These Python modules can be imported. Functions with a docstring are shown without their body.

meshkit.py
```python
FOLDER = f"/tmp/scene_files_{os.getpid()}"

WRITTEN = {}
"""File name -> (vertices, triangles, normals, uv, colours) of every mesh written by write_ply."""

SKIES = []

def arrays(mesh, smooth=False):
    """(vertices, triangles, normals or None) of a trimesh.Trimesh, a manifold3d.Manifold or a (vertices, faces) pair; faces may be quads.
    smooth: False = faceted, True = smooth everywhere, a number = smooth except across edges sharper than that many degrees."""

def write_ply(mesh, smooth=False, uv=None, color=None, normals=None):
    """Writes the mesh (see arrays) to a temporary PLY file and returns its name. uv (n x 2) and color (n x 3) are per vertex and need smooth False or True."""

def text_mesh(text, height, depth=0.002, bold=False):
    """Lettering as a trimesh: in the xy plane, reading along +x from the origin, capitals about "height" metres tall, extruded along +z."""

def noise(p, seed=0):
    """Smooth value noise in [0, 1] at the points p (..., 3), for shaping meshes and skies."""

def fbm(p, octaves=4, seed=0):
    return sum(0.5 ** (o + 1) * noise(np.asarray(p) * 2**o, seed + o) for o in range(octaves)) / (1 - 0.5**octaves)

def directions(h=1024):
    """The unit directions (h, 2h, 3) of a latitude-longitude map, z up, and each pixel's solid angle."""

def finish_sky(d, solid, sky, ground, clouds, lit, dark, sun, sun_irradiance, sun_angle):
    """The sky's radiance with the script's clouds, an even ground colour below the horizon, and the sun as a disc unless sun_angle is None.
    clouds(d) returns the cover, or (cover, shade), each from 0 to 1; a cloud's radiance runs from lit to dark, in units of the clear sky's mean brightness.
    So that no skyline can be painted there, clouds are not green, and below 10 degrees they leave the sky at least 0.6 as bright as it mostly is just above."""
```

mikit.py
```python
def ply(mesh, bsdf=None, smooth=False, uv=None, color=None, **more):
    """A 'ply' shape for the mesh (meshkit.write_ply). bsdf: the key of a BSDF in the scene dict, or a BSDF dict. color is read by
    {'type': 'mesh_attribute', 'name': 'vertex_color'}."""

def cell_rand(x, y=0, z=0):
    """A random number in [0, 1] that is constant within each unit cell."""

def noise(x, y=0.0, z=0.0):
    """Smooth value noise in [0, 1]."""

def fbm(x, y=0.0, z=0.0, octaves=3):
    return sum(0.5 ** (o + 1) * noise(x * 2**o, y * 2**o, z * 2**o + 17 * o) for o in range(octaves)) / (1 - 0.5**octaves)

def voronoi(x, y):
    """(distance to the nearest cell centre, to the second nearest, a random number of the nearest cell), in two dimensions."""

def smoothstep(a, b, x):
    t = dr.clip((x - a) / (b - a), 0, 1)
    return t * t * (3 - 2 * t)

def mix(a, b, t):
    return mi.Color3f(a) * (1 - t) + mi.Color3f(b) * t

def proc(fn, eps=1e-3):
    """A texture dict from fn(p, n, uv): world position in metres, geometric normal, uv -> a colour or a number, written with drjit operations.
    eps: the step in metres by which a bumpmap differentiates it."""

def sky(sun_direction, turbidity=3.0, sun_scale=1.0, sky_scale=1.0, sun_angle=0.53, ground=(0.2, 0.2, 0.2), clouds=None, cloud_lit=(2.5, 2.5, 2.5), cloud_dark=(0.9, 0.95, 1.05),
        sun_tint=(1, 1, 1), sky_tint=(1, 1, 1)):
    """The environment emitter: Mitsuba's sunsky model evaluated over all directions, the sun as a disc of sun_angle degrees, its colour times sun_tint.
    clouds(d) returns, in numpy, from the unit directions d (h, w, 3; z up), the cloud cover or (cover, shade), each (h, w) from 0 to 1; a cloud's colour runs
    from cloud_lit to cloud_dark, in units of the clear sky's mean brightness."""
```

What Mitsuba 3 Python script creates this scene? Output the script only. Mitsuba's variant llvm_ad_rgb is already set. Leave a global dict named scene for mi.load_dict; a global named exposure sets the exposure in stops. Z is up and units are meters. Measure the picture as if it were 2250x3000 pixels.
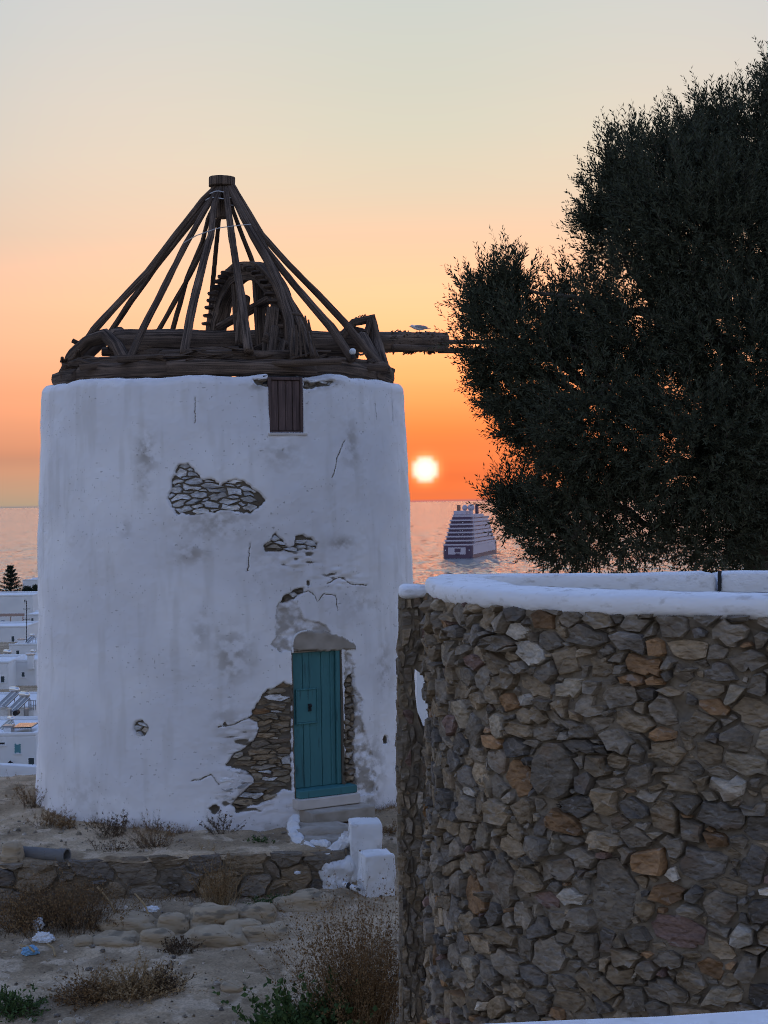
import math, numpy as np, trimesh, shapely, mitsuba as mi, mikit, drjit as dr
from shapely.geometry import Polygon, box as sbox
from meshkit import fbm as nfbm, noise as nnoise
from mikit import fbm, noise, smoothstep, mix, cell_rand

# ------------------------------------------------------------------ camera, sky, exposure
F, EYE, ROLL, PITCH = 4700.0, 4.16, 0.0153, 29 / 4700.0      # focal length in pixels of the 2250 x 3000 photograph
FW = np.array([0, math.cos(PITCH), -math.sin(PITCH)])
R0 = np.array([math.cos(ROLL), 0, -math.sin(ROLL)])
UP = np.cross(R0, FW); UP /= np.linalg.norm(UP)
RT = np.cross(FW, UP)
CAM = np.array([0, 0, EYE])
scene, labels = {}, {}
exposure = 2.0
scene['camera'] = {'type': 'perspective', 'fov': 2 * math.degrees(math.atan(1125 / F)), 'fov_axis': 'x', 'near_clip': 0.1, 'far_clip': 1e6,
                   'to_world': mi.ScalarTransform4f().look_at(origin=CAM.tolist(), target=(CAM + FW).tolist(), up=UP.tolist())}
SUN_EL, SUN_AZ = math.radians(1.1426), math.radians(1.494)
SUN = np.array([math.sin(SUN_AZ) * math.cos(SUN_EL), math.cos(SUN_AZ) * math.cos(SUN_EL), math.sin(SUN_EL)])
KS = np.array([18.1, 23.9, 47.3]) / 2.0 ** exposure          # sky units -> this exposure
SKYMEAN = float((np.array([0.01846, 0.01553, 0.01206]) * KS).mean())
EL = [0, .1, .8, 1.7, 2.6, 3.8, 4.9, 5.7, 7.3, 9.4, 11, 13, 14.7, 17, 24, 34, 50, 90]
C_N = [1, 1, 1, .968, .924, .857, .797, .762, .738, .757, .73, .689, .666, .62, .45, .18, 0, 0]
S_N = [.17, .17, .14, .11, .02, .0, .03, .12, .38, .74, .92, 1, 1, 1, 1, 1, 1, 1]
EL2 = [0, .1, .9, 1.8, 2.7, 4, 5.2, 7, 9.4, 12, 16, 24, 34, 50, 90]
C_W = [.95, .95, .952, .95, .905, .855, .80, .735, .72, .65, .58, .42, .17, 0, 0]
S_W = [.75, .741, .63, .47, .42, .38, .44, .46, .74, .86, .92, .95, 1, 1, 1]


def dimming_veil(d):
    """Haze veil added to dim and tint the sky in view: full at the horizon and towards the sun, glowing red there, thinning upwards and away from the sun."""
    el = np.degrees(np.arcsin(np.clip(d[..., 2], -1, 1)))
    az = np.degrees(np.abs(np.arctan2(d[..., 0], d[..., 1]) - SUN_AZ))
    az = np.minimum(az, 360 - az)
    t = np.clip(az / 14.0, 0, 1); t = t * t * (3 - 2 * t)
    c = np.interp(el, EL, C_N) * (1 - t) + np.interp(el, EL2, C_W) * t
    s = np.interp(el, EL, S_N) * (1 - t) + np.interp(el, EL2, S_W) * t
    w = np.clip((az - 16) / 75.0, 0, 1); w = w * w * (3 - 2 * w)
    band = (nfbm(np.stack([az / 14, el / .55, az * 0], -1), 3, 5) - .5) * np.exp(-el / 4) * .16
    c = (c + band * .5) * (1 - w)
    r = np.degrees(np.arccos(np.clip(d @ SUN, -1, 1)))
    c = c * (1 - np.exp(-(r / .335) ** 2))                      # the veil opens round the sun, so the bright sky shows as its glow
    s = s + (0.95 - s) * w + band
    return np.clip(c, 0, 1), np.clip(s, 0, 1)


scene['sky'] = mikit.sky(SUN, turbidity=5, sun_scale=1.0, sun_angle=0.879, sun_tint=(1.4e-4, 9.0e-4, -0.026), ground=(.5, .5, .5), sky_tint=KS.tolist(), clouds=dimming_veil,
                         cloud_lit=(np.array([1.12, .174, .012]) / 2 ** exposure / SKYMEAN).tolist(), cloud_dark=(np.array([.012, .315, .293]) / 2 ** exposure / SKYMEAN).tolist())


def ray(px, py):
    return FW + (px - 1125) / F * RT + (1500 - py) / F * UP


def W(px, py, depth):
    """The point at that distance into the scene that is seen at this place of the photograph."""
    d = ray(px, py)
    return CAM + d * (depth / d[1])


# ------------------------------------------------------------------ helpers
def free(key):
    k, n = key, 0
    while k in scene or k in labels or (k in USED):
        n += 1; k = f'{key}_{n:03d}'
    USED.add(k)
    return k


USED = set()
COUNT = {}


def newkey(name, parent=None):
    base = f'{parent}__{name}' if parent else name
    n = COUNT.get(base, 0); COUNT[base] = n + 1
    return base if n == 0 else f'{base}_{n:03d}'


def thing(name, label, cat, group=None):
    k = newkey(name)
    labels[k] = {'label': label, 'category': cat}
    if group: labels[k]['group'] = group
    return k


def obj(name, mesh, bsdf, parent=None, smooth=False, uv=None, kind=None, label=None, cat=None, group=None):
    k = newkey(name, parent)
    scene[k] = mikit.ply(mesh, bsdf, smooth=smooth, uv=uv)
    e = {}
    if kind: e['kind'] = kind
    if label: e['label'] = label
    if cat: e['category'] = cat
    if group: e['group'] = group
    if e: labels[k] = e
    return k


def tm(v, f):
    return trimesh.Trimesh(np.asarray(v, float), np.asarray(f, int), process=False)


def cat(ms):
    """Joins (v, f) or (v, f, uv) tuples."""
    vs, fs, us, o = [], [], [], 0
    for m in ms:
        vs.append(m[0]); fs.append(np.asarray(m[1]) + o); o += len(m[0])
        if len(m) > 2: us.append(m[2])
    return (np.vstack(vs), np.vstack(fs), np.vstack(us)) if us else (np.vstack(vs), np.vstack(fs))


def grid_faces(nr, nc, wrap=False):
    i, j = np.meshgrid(np.arange(nr - 1), np.arange(nc if wrap else nc - 1), indexing='ij')
    a = i * nc + j; b = i * nc + (j + 1) % nc; c = b + nc; d = a + nc
    return np.vstack([np.stack([a, b, c], -1).reshape(-1, 3), np.stack([a, c, d], -1).reshape(-1, 3)])


def bx(lo, hi, ch=0.0):
    """A box, its edges chamfered by ch."""
    lo, hi = np.array(lo, float), np.array(hi, float)
    if ch <= 0:
        return trimesh.creation.box(bounds=[lo, hi])
    p = []
    for s in np.array(np.meshgrid([0, 1], [0, 1], [0, 1])).T.reshape(-1, 3):
        c = np.where(s, hi, lo); inn = np.where(s, -1, 1) * ch
        for k in range(3):
            q = c + inn; q[k] = c[k]; p.append(q)
    return trimesh.convex.convex_hull(np.array(p))


def rough_box(lo, hi, n=10, amp=.02, rnd=.05, seed=0, fr=3.0):
    """A rounded, lumpy block: a box subdivided, its corners pulled in and its surface displaced."""
    lo, hi = np.array(lo, float), np.array(hi, float)
    c, h = (lo + hi) / 2, (hi - lo) / 2
    vs, fs, o = [], [], 0
    t = np.linspace(-1, 1, n)
    A, B = np.meshgrid(t, t, indexing='ij')
    for ax in range(3):
        for s in (-1, 1):
            v = np.zeros((n * n, 3)); v[:, ax] = s; v[:, (ax + 1) % 3] = A.ravel(); v[:, (ax + 2) % 3] = B.ravel()
            f = grid_faces(n, n)
            if s < 0: f = f[:, ::-1]
            vs.append(v); fs.append(f + o); o += n * n
    m = trimesh.Trimesh(np.vstack(vs), np.vstack(fs), process=True)
    v = m.vertices * h
    inner = np.maximum(h - rnd, h * .2)
    core = np.clip(v, -inner, inner); dlt = v - core
    L = np.linalg.norm(dlt, axis=1, keepdims=True)
    nrm = np.where(L > 1e-9, dlt / np.maximum(L, 1e-9), 0)
    v = core + nrm * np.minimum(h - inner, 1e9) * (L > 1e-9)
    p = v + c
    p = p + nrm * ((nfbm(p * fr, 4, seed) - .5) * 2 * amp)[:, None]
    return tm(p, m.faces)


def smooth01(x): return np.clip(x, 0, 1) ** 2 * (3 - 2 * np.clip(x, 0, 1))


def frames(p):
    t = np.gradient(p, axis=0); t /= np.linalg.norm(t, axis=1, keepdims=True) + 1e-12
    ref = np.array([0, 0, 1.0]) if abs(t[:, 2]).mean() < .8 else np.array([0, 1.0, 0])
    a = np.cross(t, ref); a /= np.linalg.norm(a, axis=1, keepdims=True) + 1e-12
    return t, a, np.cross(a, t)


def resample(p, n):
    p = np.asarray(p, float)
    s = np.r_[0, np.cumsum(np.linalg.norm(np.diff(p, axis=0), axis=1))]
    q = np.linspace(0, s[-1], n)
    return np.stack([np.interp(q, s, p[:, k]) for k in range(3)], 1), q


def timber(pts, w, h=None, n=None, seed=0, rough=.15, sides=8, sq=0.0, taper=1.0):
    """A weathered length of wood along a path: (mesh, uv); w, h half sizes; sq = 0 round, 1 square section. uv = (metres along, girth + an offset per piece)."""
    h = w if h is None else h
    p, s = resample(pts, n or max(6, int(np.linalg.norm(np.diff(np.asarray(pts), axis=0), axis=1).sum() / .10)))
    n = len(p)
    t, a, b = frames(p)
    ang = np.arange(sides) * 2 * np.pi / sides + np.pi / sides
    ca, sa = np.cos(ang), np.sin(ang)
    k = (np.maximum(abs(ca), abs(sa))) ** -sq
    tp = np.linspace(1, taper, n)
    off = np.array([seed * 7.13, seed * 3.7, 0])
    rr = 1 + rough * 2 * (nfbm(np.stack([np.repeat(s[:, None] * 3, sides, 1), np.tile(np.cos(ang) * 1.3, (n, 1)), np.tile(np.sin(ang) * 1.3, (n, 1))], -1) + off, 3, seed) - .5)
    groove = 1 + rough * .5 * (nnoise(np.stack([np.repeat(s[:, None] * .8, sides, 1), np.tile(np.arange(sides) * 1.7, (n, 1)), np.zeros((n, sides))], -1) + off, seed + 3) - .5)
    rr = rr * groove * tp[:, None]
    v = p[:, None] + (rr * (ca * k * w))[:, :, None] * a[:, None] + (rr * (sa * k * h))[:, :, None] * b[:, None]
    f = grid_faces(n, sides, True)[:, ::-1]
    uv = np.stack([np.repeat(s[:, None], sides, 1) + seed * 1.37, np.tile(np.arange(sides) * .06, (n, 1)) + seed * .73], -1).reshape(-1, 2)
    v = v.reshape(-1, 3)
    v = np.vstack([v, p[:1] - t[:1] * w * .1, p[-1:] + t[-1:] * w * .1])
    j = np.arange(sides); e0 = n * sides
    f = np.vstack([f, np.stack([j * 0 + e0, j, (j + 1) % sides], 1)[:, ::-1][:, ::-1], np.stack([j * 0 + e0 + 1, (j + 1) % sides + (n - 1) * sides, j + (n - 1) * sides], 1)])
    uv = np.vstack([uv, uv[:1], uv[-1:]])
    m = tm(v, f)
    return v, f, uv


def add_timber(name, parent, pts, w, bsdf='old_wood', **k):
    v, f, uv = timber(pts, w, **k)
    return obj(name, tm(v, f), bsdf, parent, smooth=True, uv=uv)


def add_wire(name, parent, pts, r, bsdf, sides=6, n=None, **k):
    p, s = resample(pts, n or max(4, len(pts) * 3))
    t, a, b = frames(p)
    ang = np.arange(sides) * 2 * np.pi / sides
    v = (p[:, None] + r * (np.cos(ang)[None, :, None] * a[:, None] + np.sin(ang)[None, :, None] * b[:, None])).reshape(-1, 3)
    f = grid_faces(len(p), sides, True)[:, ::-1]
    j = np.arange(1, sides - 1); e = (len(p) - 1) * sides
    f = np.vstack([f, np.stack([j * 0, j, j + 1], 1), np.stack([j * 0 + e, j + e + 1, j + e], 1)])
    return obj(name, tm(v, f), bsdf, parent, smooth=True, **k)


# ------------------------------------------------------------------ materials
def rgb(*c): return {'type': 'rgb', 'value': list(c)}


def mat(key, fn, rough=.8, bump=None, scale=1.0, eps=2e-3, **more):
    b = {'type': 'principled', 'base_color': mikit.proc(fn) if callable(fn) else rgb(*fn), 'roughness': rough, 'specular': .3, **more}
    if bump is not None:
        b = {'type': 'bumpmap', 'arbitrary': mikit.proc(bump, eps=eps), 'scale': scale, 'bsdf': b}
    scene[key] = {'type': 'twosided', 'bsdf': b}


UVK = .004


def plaster_fn(p, n, uv):
    """uv.x: mortar brown, where the whitewash has fallen off and over the door recess; uv.y: how far damp and dirt have stained it."""
    uv = mi.Point2f(uv.x - dr.atan2(p.x + 2.297, 23.39 - p.y) * 2.7 * UVK, uv.y - p.z * UVK)
    big = fbm(p.x * 1.1 + 3, p.y * 1.1, p.z * 1.1, 3)
    fine = fbm(p.x * 9, p.y * 9, p.z * 9, 4)
    c = mix((.76, .75, .765), (.86, .85, .855), smoothstep(.3, .7, big))
    run = fbm(p.x * 7, p.y * 7, p.z * .9, 3)
    c = mix(c, (.56, .53, .49), .30 * smoothstep(.5, .75, run))
    st = uv.y * smoothstep(.33, .66, fine)
    c = mix(c, (.33, .29, .24), dr.clip(st, 0, .9))
    speck = noise(p.x * 34, p.y * 34, p.z * 34)
    c = mix(c, (.22, .2, .18), .55 * smoothstep(.83, .92, speck) * smoothstep(.42, .6, fbm(p.x * 2.3, p.y * 2.3, p.z * 2.3 + 9, 2)))
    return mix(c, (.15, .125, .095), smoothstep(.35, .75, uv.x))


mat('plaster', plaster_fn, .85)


def white_fn(p, n, uv):
    c = mix((.66, .66, .67), (.79, .79, .78), fbm(p.x * 5, p.y * 5, p.z * 5, 3))
    return mix(c, (.36, .33, .29), .75 * smoothstep(.6, .78, fbm(p.x * 8 + 4, p.y * 8, p.z * 6, 4)))


mat('whitewash', white_fn, .8, lambda p, n, uv: fbm(p.x * 30, p.y * 30, p.z * 30, 3) * .008, 1.0)
mat('coping_white', lambda p, n, uv: mix(mix((.77, .765, .775), (.86, .855, .855), fbm(p.x * 3, p.y * 3, p.z * 3, 3)), (.42, .38, .33), .45 * smoothstep(.56, .80, fbm(p.x * 17, p.y * 17, p.z * 24, 4))), .75,
    lambda p, n, uv: fbm(p.x * 16, p.y * 16, p.z * 16, 3) * .012, 1.0)
mat('town_white', lambda p, n, uv: mix((.66, .68, .70), (.8, .8, .8), fbm(p.x * .4, p.y * .4, p.z * .6, 3)), .8)
PAL = [(.215, .175, .130), (.26, .195, .125), (.15, .128, .105), (.31, .18, .09), (.46, .40, .32), (.24, .155, .125), (.60, .60, .60), (.29, .235, .165)]


def stone_fn(p, n, uv):
    """uv.x picks the kind of stone, uv.y how light it is."""
    k = dr.floor(uv.x * 8)
    c = mi.Color3f(PAL[0])
    for i in range(1, 8):
        c = dr.select(k > i - .5, mi.Color3f(PAL[i]), c)
    q = fbm(p.x * 9 + 31 * uv.y, p.y * 9, p.z * 9, 4)
    c = c * (uv.y * 2) * (.42 + 1.16 * q) * (.60 + .80 * fbm(p.x * 42, p.y * 42, p.z * 74, 3))
    vein = smoothstep(.72, .86, noise(p.x * 7 + p.z * 19 + 50 * uv.y, p.y * 7, p.z * 33 + 9 * q))
    c = mix(c, (.36, .34, .31), vein * .35)
    rust = smoothstep(.6, .8, fbm(p.x * 5, p.y * 5 + 40 * uv.y, p.z * 5 + 7, 3))
    return mix(c, (.23, .14, .08), rust * .4 * dr.select(k > 5.5, 0.25, 1.0))


stone_bump = lambda p, n, uv: fbm(p.x * 16, p.y * 16, p.z * 26, 4) * .06 + fbm(p.x * 70, p.y * 70, p.z * 90, 2) * .004
mat('rubble_stone', stone_fn, .8, stone_bump, 1.0)
mat('mortar', lambda p, n, uv: mix((.13, .105, .075), (.31, .25, .18), fbm(p.x * 14, p.y * 14, p.z * 14, 5)), .9, lambda p, n, uv: fbm(p.x * 28, p.y * 28, p.z * 28, 4) * .03, 1.0)


def soil_fn(p, n, uv):
    q = fbm(p.x * 1.3, p.y * 1.3, 0, 4)
    c = mix((.29, .212, .13), (.52, .395, .255), smoothstep(.25, .75, q))
    c = mix(c, (.60, .48, .34), .6 * smoothstep(.55, .75, fbm(p.x * 5, p.y * 5, 3, 3)))
    c = mix(c, (.16, .115, .07), .6 * smoothstep(.6, .78, fbm(p.x * 3.3 + 8, p.y * 3.3, 7, 4)))
    return c * (.75 + .5 * noise(p.x * 60, p.y * 60, p.z * 60))


mat('soil', soil_fn, .95, lambda p, n, uv: fbm(p.x * 20, p.y * 20, p.z * 20, 4) * .03, 1.0)
mat('bedrock_stone', lambda p, n, uv: mix(mix((.30, .228, .145), (.51, .40, .265), fbm(p.x * 3, p.y * 3, p.z * 12, 4)), (.10, .09, .07), .6 * smoothstep(.58, .75, fbm(p.x * 6, p.y * 6, p.z * 16 + 4, 3))), .9,
    lambda p, n, uv: fbm(p.x * 9, p.y * 9, p.z * 30, 4) * .04, 1.0)


def wood_fn(p, n, uv):
    g = noise(uv.x * 2.2, uv.y * 90) * .55 + noise(uv.x * 6, uv.y * 230) * .45
    c = mix((.036, .025, .019), (.215, .150, .108), smoothstep(.2, .8, g))
    return c * (.30 + 1.15 * fbm(p.x * 3, p.y * 3, p.z * 3, 3))


mat('old_wood', wood_fn, .85, lambda p, n, uv: (noise(uv.x * 3, uv.y * 110) + noise(uv.x * 9, uv.y * 260) * .5) * .006, 1.0)
mat('shutter_wood', lambda p, n, uv: mix((.055, .035, .032), (.15, .10, .09), noise(p.x * 70, p.y * 70, p.z * 3)) * (.8 + .5 * fbm(p.x * 6, p.y * 6, p.z * 4)), .7)
mat('teal_paint', lambda p, n, uv: mix(mix((.045, .16, .175), (.065, .21, .22), fbm(p.x * 4, p.y * 4, p.z * 1.5, 3)), (.03, .06, .065), .5 * smoothstep(.62, .8, fbm(p.x * 30, p.y * 30, p.z * 3, 3))), .55)
mat('cream_stone', lambda p, n, uv: mix((.52, .47, .42), (.66, .61, .56), fbm(p.x * 6, p.y * 6, p.z * 6, 3)), .8)
mat('grey_cement', lambda p, n, uv: mix((.24, .20, .15), (.50, .45, .39), fbm(p.x * 7, p.y * 7, p.z * 7, 5)), .9, lambda p, n, uv: fbm(p.x * 30, p.y * 30, p.z * 30, 3) * .012, 1.0)
LEAFS = {'olive_leaf': ((.034, .041, .026), (.088, .096, .058)), 'green_leaf': ((.045, .085, .03), (.10, .15, .05)), 'dry_leaf': ((.13, .07, .03), (.36, .235, .115)), 'straw': ((.24, .16, .08), (.46, .34, .19)),
         'dark_scrub': ((.05, .036, .024), (.16, .105, .06)), 'pine_needle': ((.018, .026, .02), (.04, .055, .04))}
for k_, (a_, b_) in LEAFS.items():
    scene[k_] = {'type': 'twosided', 'bsdf': {'type': 'principled', 'base_color': mikit.proc(lambda p, n, uv, a=a_, b=b_: mix(a, b, uv.x)), 'roughness': .7, 'specular': .12}}
mat('bark', lambda p, n, uv: mix((.05, .04, .032), (.13, .11, .09), fbm(p.x * 14, p.y * 14, p.z * 5, 3)), .9)
scene['sea_water'] = {'type': 'bumpmap', 'arbitrary': mikit.proc(lambda p, n, uv: fbm(p.x / 7, p.y / 30, 0, 3) * 5.0 + fbm(p.x / 26, p.y / 130, 3, 3) * 10.0 + fbm(p.x / 90, p.y / 600, 5, 3) * 34.0, eps=1.0), 'scale': 1.0,
                      'bsdf': {'type': 'principled', 'base_color': rgb(.21, .24, .235), 'roughness': .10, 'specular': .5}}
for k_, c_, r_, m_ in (('black_iron', (.02, .02, .022), .6, 0), ('grey_metal', (.35, .35, .36), .35, .6), ('bright_metal', (.8, .79, .78), .25, .8), ('wire_metal', (.55, .55, .55), .5, .3), ('white_plastic', (.72, .74, .76), .4, 0),
                       ('blue_plastic', (.22, .42, .62), .4, 0), ('bird_white', (.75, .74, .73), .8, 0), ('bird_grey', (.35, .35, .37), .8, 0), ('globe_glass', (.72, .76, .76), .2, 0), ('dark_glass', (.05, .07, .08), .15, 0),
                       ('ship_hazed_white', (.52, .46, .52), .5, 0), ('ship_hazed_dark', (.10, .06, .10), .4, 0), ('ship_funnel', (.35, .16, .10), .6, 0), ('teal_shutter', (.10, .26, .30), .5, 0), ('pink_lit_timber', (.38, .27, .23), .8, 0),  # the ship's light and dark tones hold the purple of distant haze
                       ('pipe_grey', (.16, .155, .15), .8, 0), ('panel_glass', (.20, .20, .22), .12, .2)):
    mat(k_, c_, r_, **({'metallic': float(m_)} if m_ else {}))


# ------------------------------------------------------------------ stones laid on a surface
def lay_stones(region, surf, sizes, aspect, seed, fixed=(), gap=.010, proud=(.02, .06), back=.05, res=.01, K=11, tints=None, step=1.0, tilt=.25, rot=.25):
    """Fills the polygon region (s, z) with stones that meet along uneven joints. surf(s, z, h) -> xyz. fixed: (s, z, rs, rz, rot, tint, light).
    Returns [(v, f, uv, area)], one per stone."""
    rng = np.random.default_rng(seed)
    x0, z0, x1, z1 = region.bounds
    seeds = [tuple(q) for q in fixed]
    P = [np.array(q[:2]) for q in seeds]; Rr = [np.array(q[2:4]) for q in seeds]
    tries = int((x1 - x0) * (z1 - z0) / (sizes[0] * sizes[0] * aspect * 4) * 60) + 400
    cand = np.stack([rng.uniform(x0, x1, tries), rng.uniform(z0, z1, tries)], 1)
    ok = shapely.contains_xy(region, cand[:, 0], cand[:, 1])
    cand = cand[ok]
    big = np.sort(rng.beta(1.1, 2.4, len(cand)))[::-1]
    PA = np.array(P).reshape(-1, 2); RA = np.array(Rr).reshape(-1, 2)
    cg = res * 1.5; cov = np.zeros((int((x1 - x0) / cg) + 2, int((z1 - z0) / cg) + 2), bool)   # where another seed would be refused in any case

    def cover(c, e):
        i0, i1 = max(int((c[0] - e[0] - x0) / cg), 0), int((c[0] + e[0] - x0) / cg) + 1
        j0, j1 = max(int((c[1] - e[1] - z0) / cg), 0), int((c[1] + e[1] - z0) / cg) + 1
        sub = cov[i0:i1, j0:j1]
        gi, gj = np.meshgrid(x0 + (np.arange(sub.shape[0]) + i0 + .5) * cg - c[0], z0 + (np.arange(sub.shape[1]) + j0 + .5) * cg - c[1], indexing='ij')
        sub |= ((abs(gi) + cg / 2) / e[0]) ** 2 + ((abs(gj) + cg / 2) / e[1]) ** 2 < 1

    for c, e in zip(PA, RA): cover(c, (e + sizes[0] * .6) * .92 * step)
    for c, b in zip(cand, big):
        if cov[int((c[0] - x0) / cg), int((c[1] - z0) / cg)]: continue
        r = sizes[0] + (sizes[1] - sizes[0]) * b
        a = math.exp(rng.normal(0, .28)) * aspect
        rs, rz = r / math.sqrt(a), r * math.sqrt(a)
        if len(PA):
            q = ((PA - c) / (RA * .92 + np.array([rs, rz]) * .92) / step)
            if ((q ** 2).sum(1) < 1).any(): continue
        PA = np.vstack([PA, c]); RA = np.vstack([RA, [rs, rz]]); cover(c, (np.array([rs, rz]) + sizes[0] * .6) * .92 * step)
        seeds.append((c[0], c[1], rs, rz, rng.normal(0, rot), None, None))
    nx, nz = int((x1 - x0) / res) + 3, int((z1 - z0) / res) + 3
    gx, gz = np.meshgrid(x0 - res + np.arange(nx) * res, z0 - res + np.arange(nz) * res, indexing='ij')
    wx = gx + (nnoise(np.stack([gx * 14, gz * 14, gx * 0], -1), seed) - .5) * .035
    wz = gz + (nnoise(np.stack([gx * 14, gz * 14, gx * 0 + 7], -1), seed) - .5) * .035
    SH = [(rng.normal(0, .30), rng.normal(0, .22), rng.uniform(.56, .74)) for _ in seeds]
    best = np.full(gx.shape, 1e9); lab = np.full(gx.shape, -1)
    for i, s in enumerate(seeds):
        ext = 2.6 * max(s[2], s[3]) + .06
        i0, i1 = max(int((s[0] - ext - x0) / res), 0), min(int((s[0] + ext - x0) / res) + 2, nx)
        j0, j1 = max(int((s[1] - ext - z0) / res), 0), min(int((s[1] + ext - z0) / res) + 2, nz)
        dx, dz = wx[i0:i1, j0:j1] - s[0], wz[i0:i1, j0:j1] - s[1]
        c, n_ = math.cos(s[4]), math.sin(s[4])
        u, v = (dx * c + dz * n_) / s[2], (-dx * n_ + dz * c) / s[3]
        k1, k2, ex = SH[i]
        u, v = abs(u + k1 * v), abs(v * (1 + k2 * u))
        m = np.maximum(np.maximum(u, v), (u + v) * ex)
        sub = best[i0:i1, j0:j1]; w = m < sub
        sub[w] = m[w]; lab[i0:i1, j0:j1][w] = i
    lab[~shapely.contains_xy(region, gx, gz)] = -1
    lab[best > 1.55] = -1
    out = []
    for i, s in enumerate(seeds):
        big_ = max(s[2], s[3]) > .16
        k = 30
        ang = (np.arange(k) + rng.uniform(-.25, .25, k)) * 2 * np.pi / k
        # directions spread over the stone's own shape
        du, dv = np.cos(ang) * s[2], np.sin(ang) * s[3]
        c, n_ = math.cos(s[4]), math.sin(s[4])
        dirs = np.stack([du * c - dv * n_, du * n_ + dv * c], 1)
        dirs /= np.linalg.norm(dirs, axis=1, keepdims=True)
        rad = np.arange(1, int(2.6 * max(s[2], s[3]) / (res * .6))) * res * .6
        X = s[0] + rad[None] * dirs[:, :1]; Z = s[1] + rad[None] * dirs[:, 1:]
        I = np.clip(np.round((X - x0) / res + 1).astype(int), 0, nx - 1); J = np.clip(np.round((Z - z0) / res + 1).astype(int), 0, nz - 1)
        inside = lab[I, J] == i
        first = np.where(inside.all(1), len(rad), inside.argmin(1))
        r = first * res * .6 - gap * rng.uniform(.2, .9, k) - rng.uniform(0, .004, k)
        if np.median(r) < .012: continue
        r = np.maximum(r, .010)
        poly = np.array([s[0], s[1]]) + r[:, None] * dirs
        simp = Polygon(poly).buffer(0).simplify(.010 + .05 * min(s[2], s[3]) if not big_ else .012)
        if simp.geom_type != 'Polygon' or simp.area < 2e-4: continue
        poly = np.array(simp.exterior.coords)[:-1]; k = len(poly)
        if np.linalg.norm(np.diff(np.vstack([poly, poly[:1]]), axis=0), axis=1).max() > .12:
            poly = np.array(simp.segmentize(.10).exterior.coords)[:-1]; k = len(poly)
        cen = poly.mean(0)
        area = .5 * abs(np.dot(poly[:, 0], np.roll(poly[:, 1], 1)) - np.dot(poly[:, 1], np.roll(poly[:, 0], 1)))
        h = proud[0] + (proud[1] - proud[0]) * rng.beta(1.2, 1.6)
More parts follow.
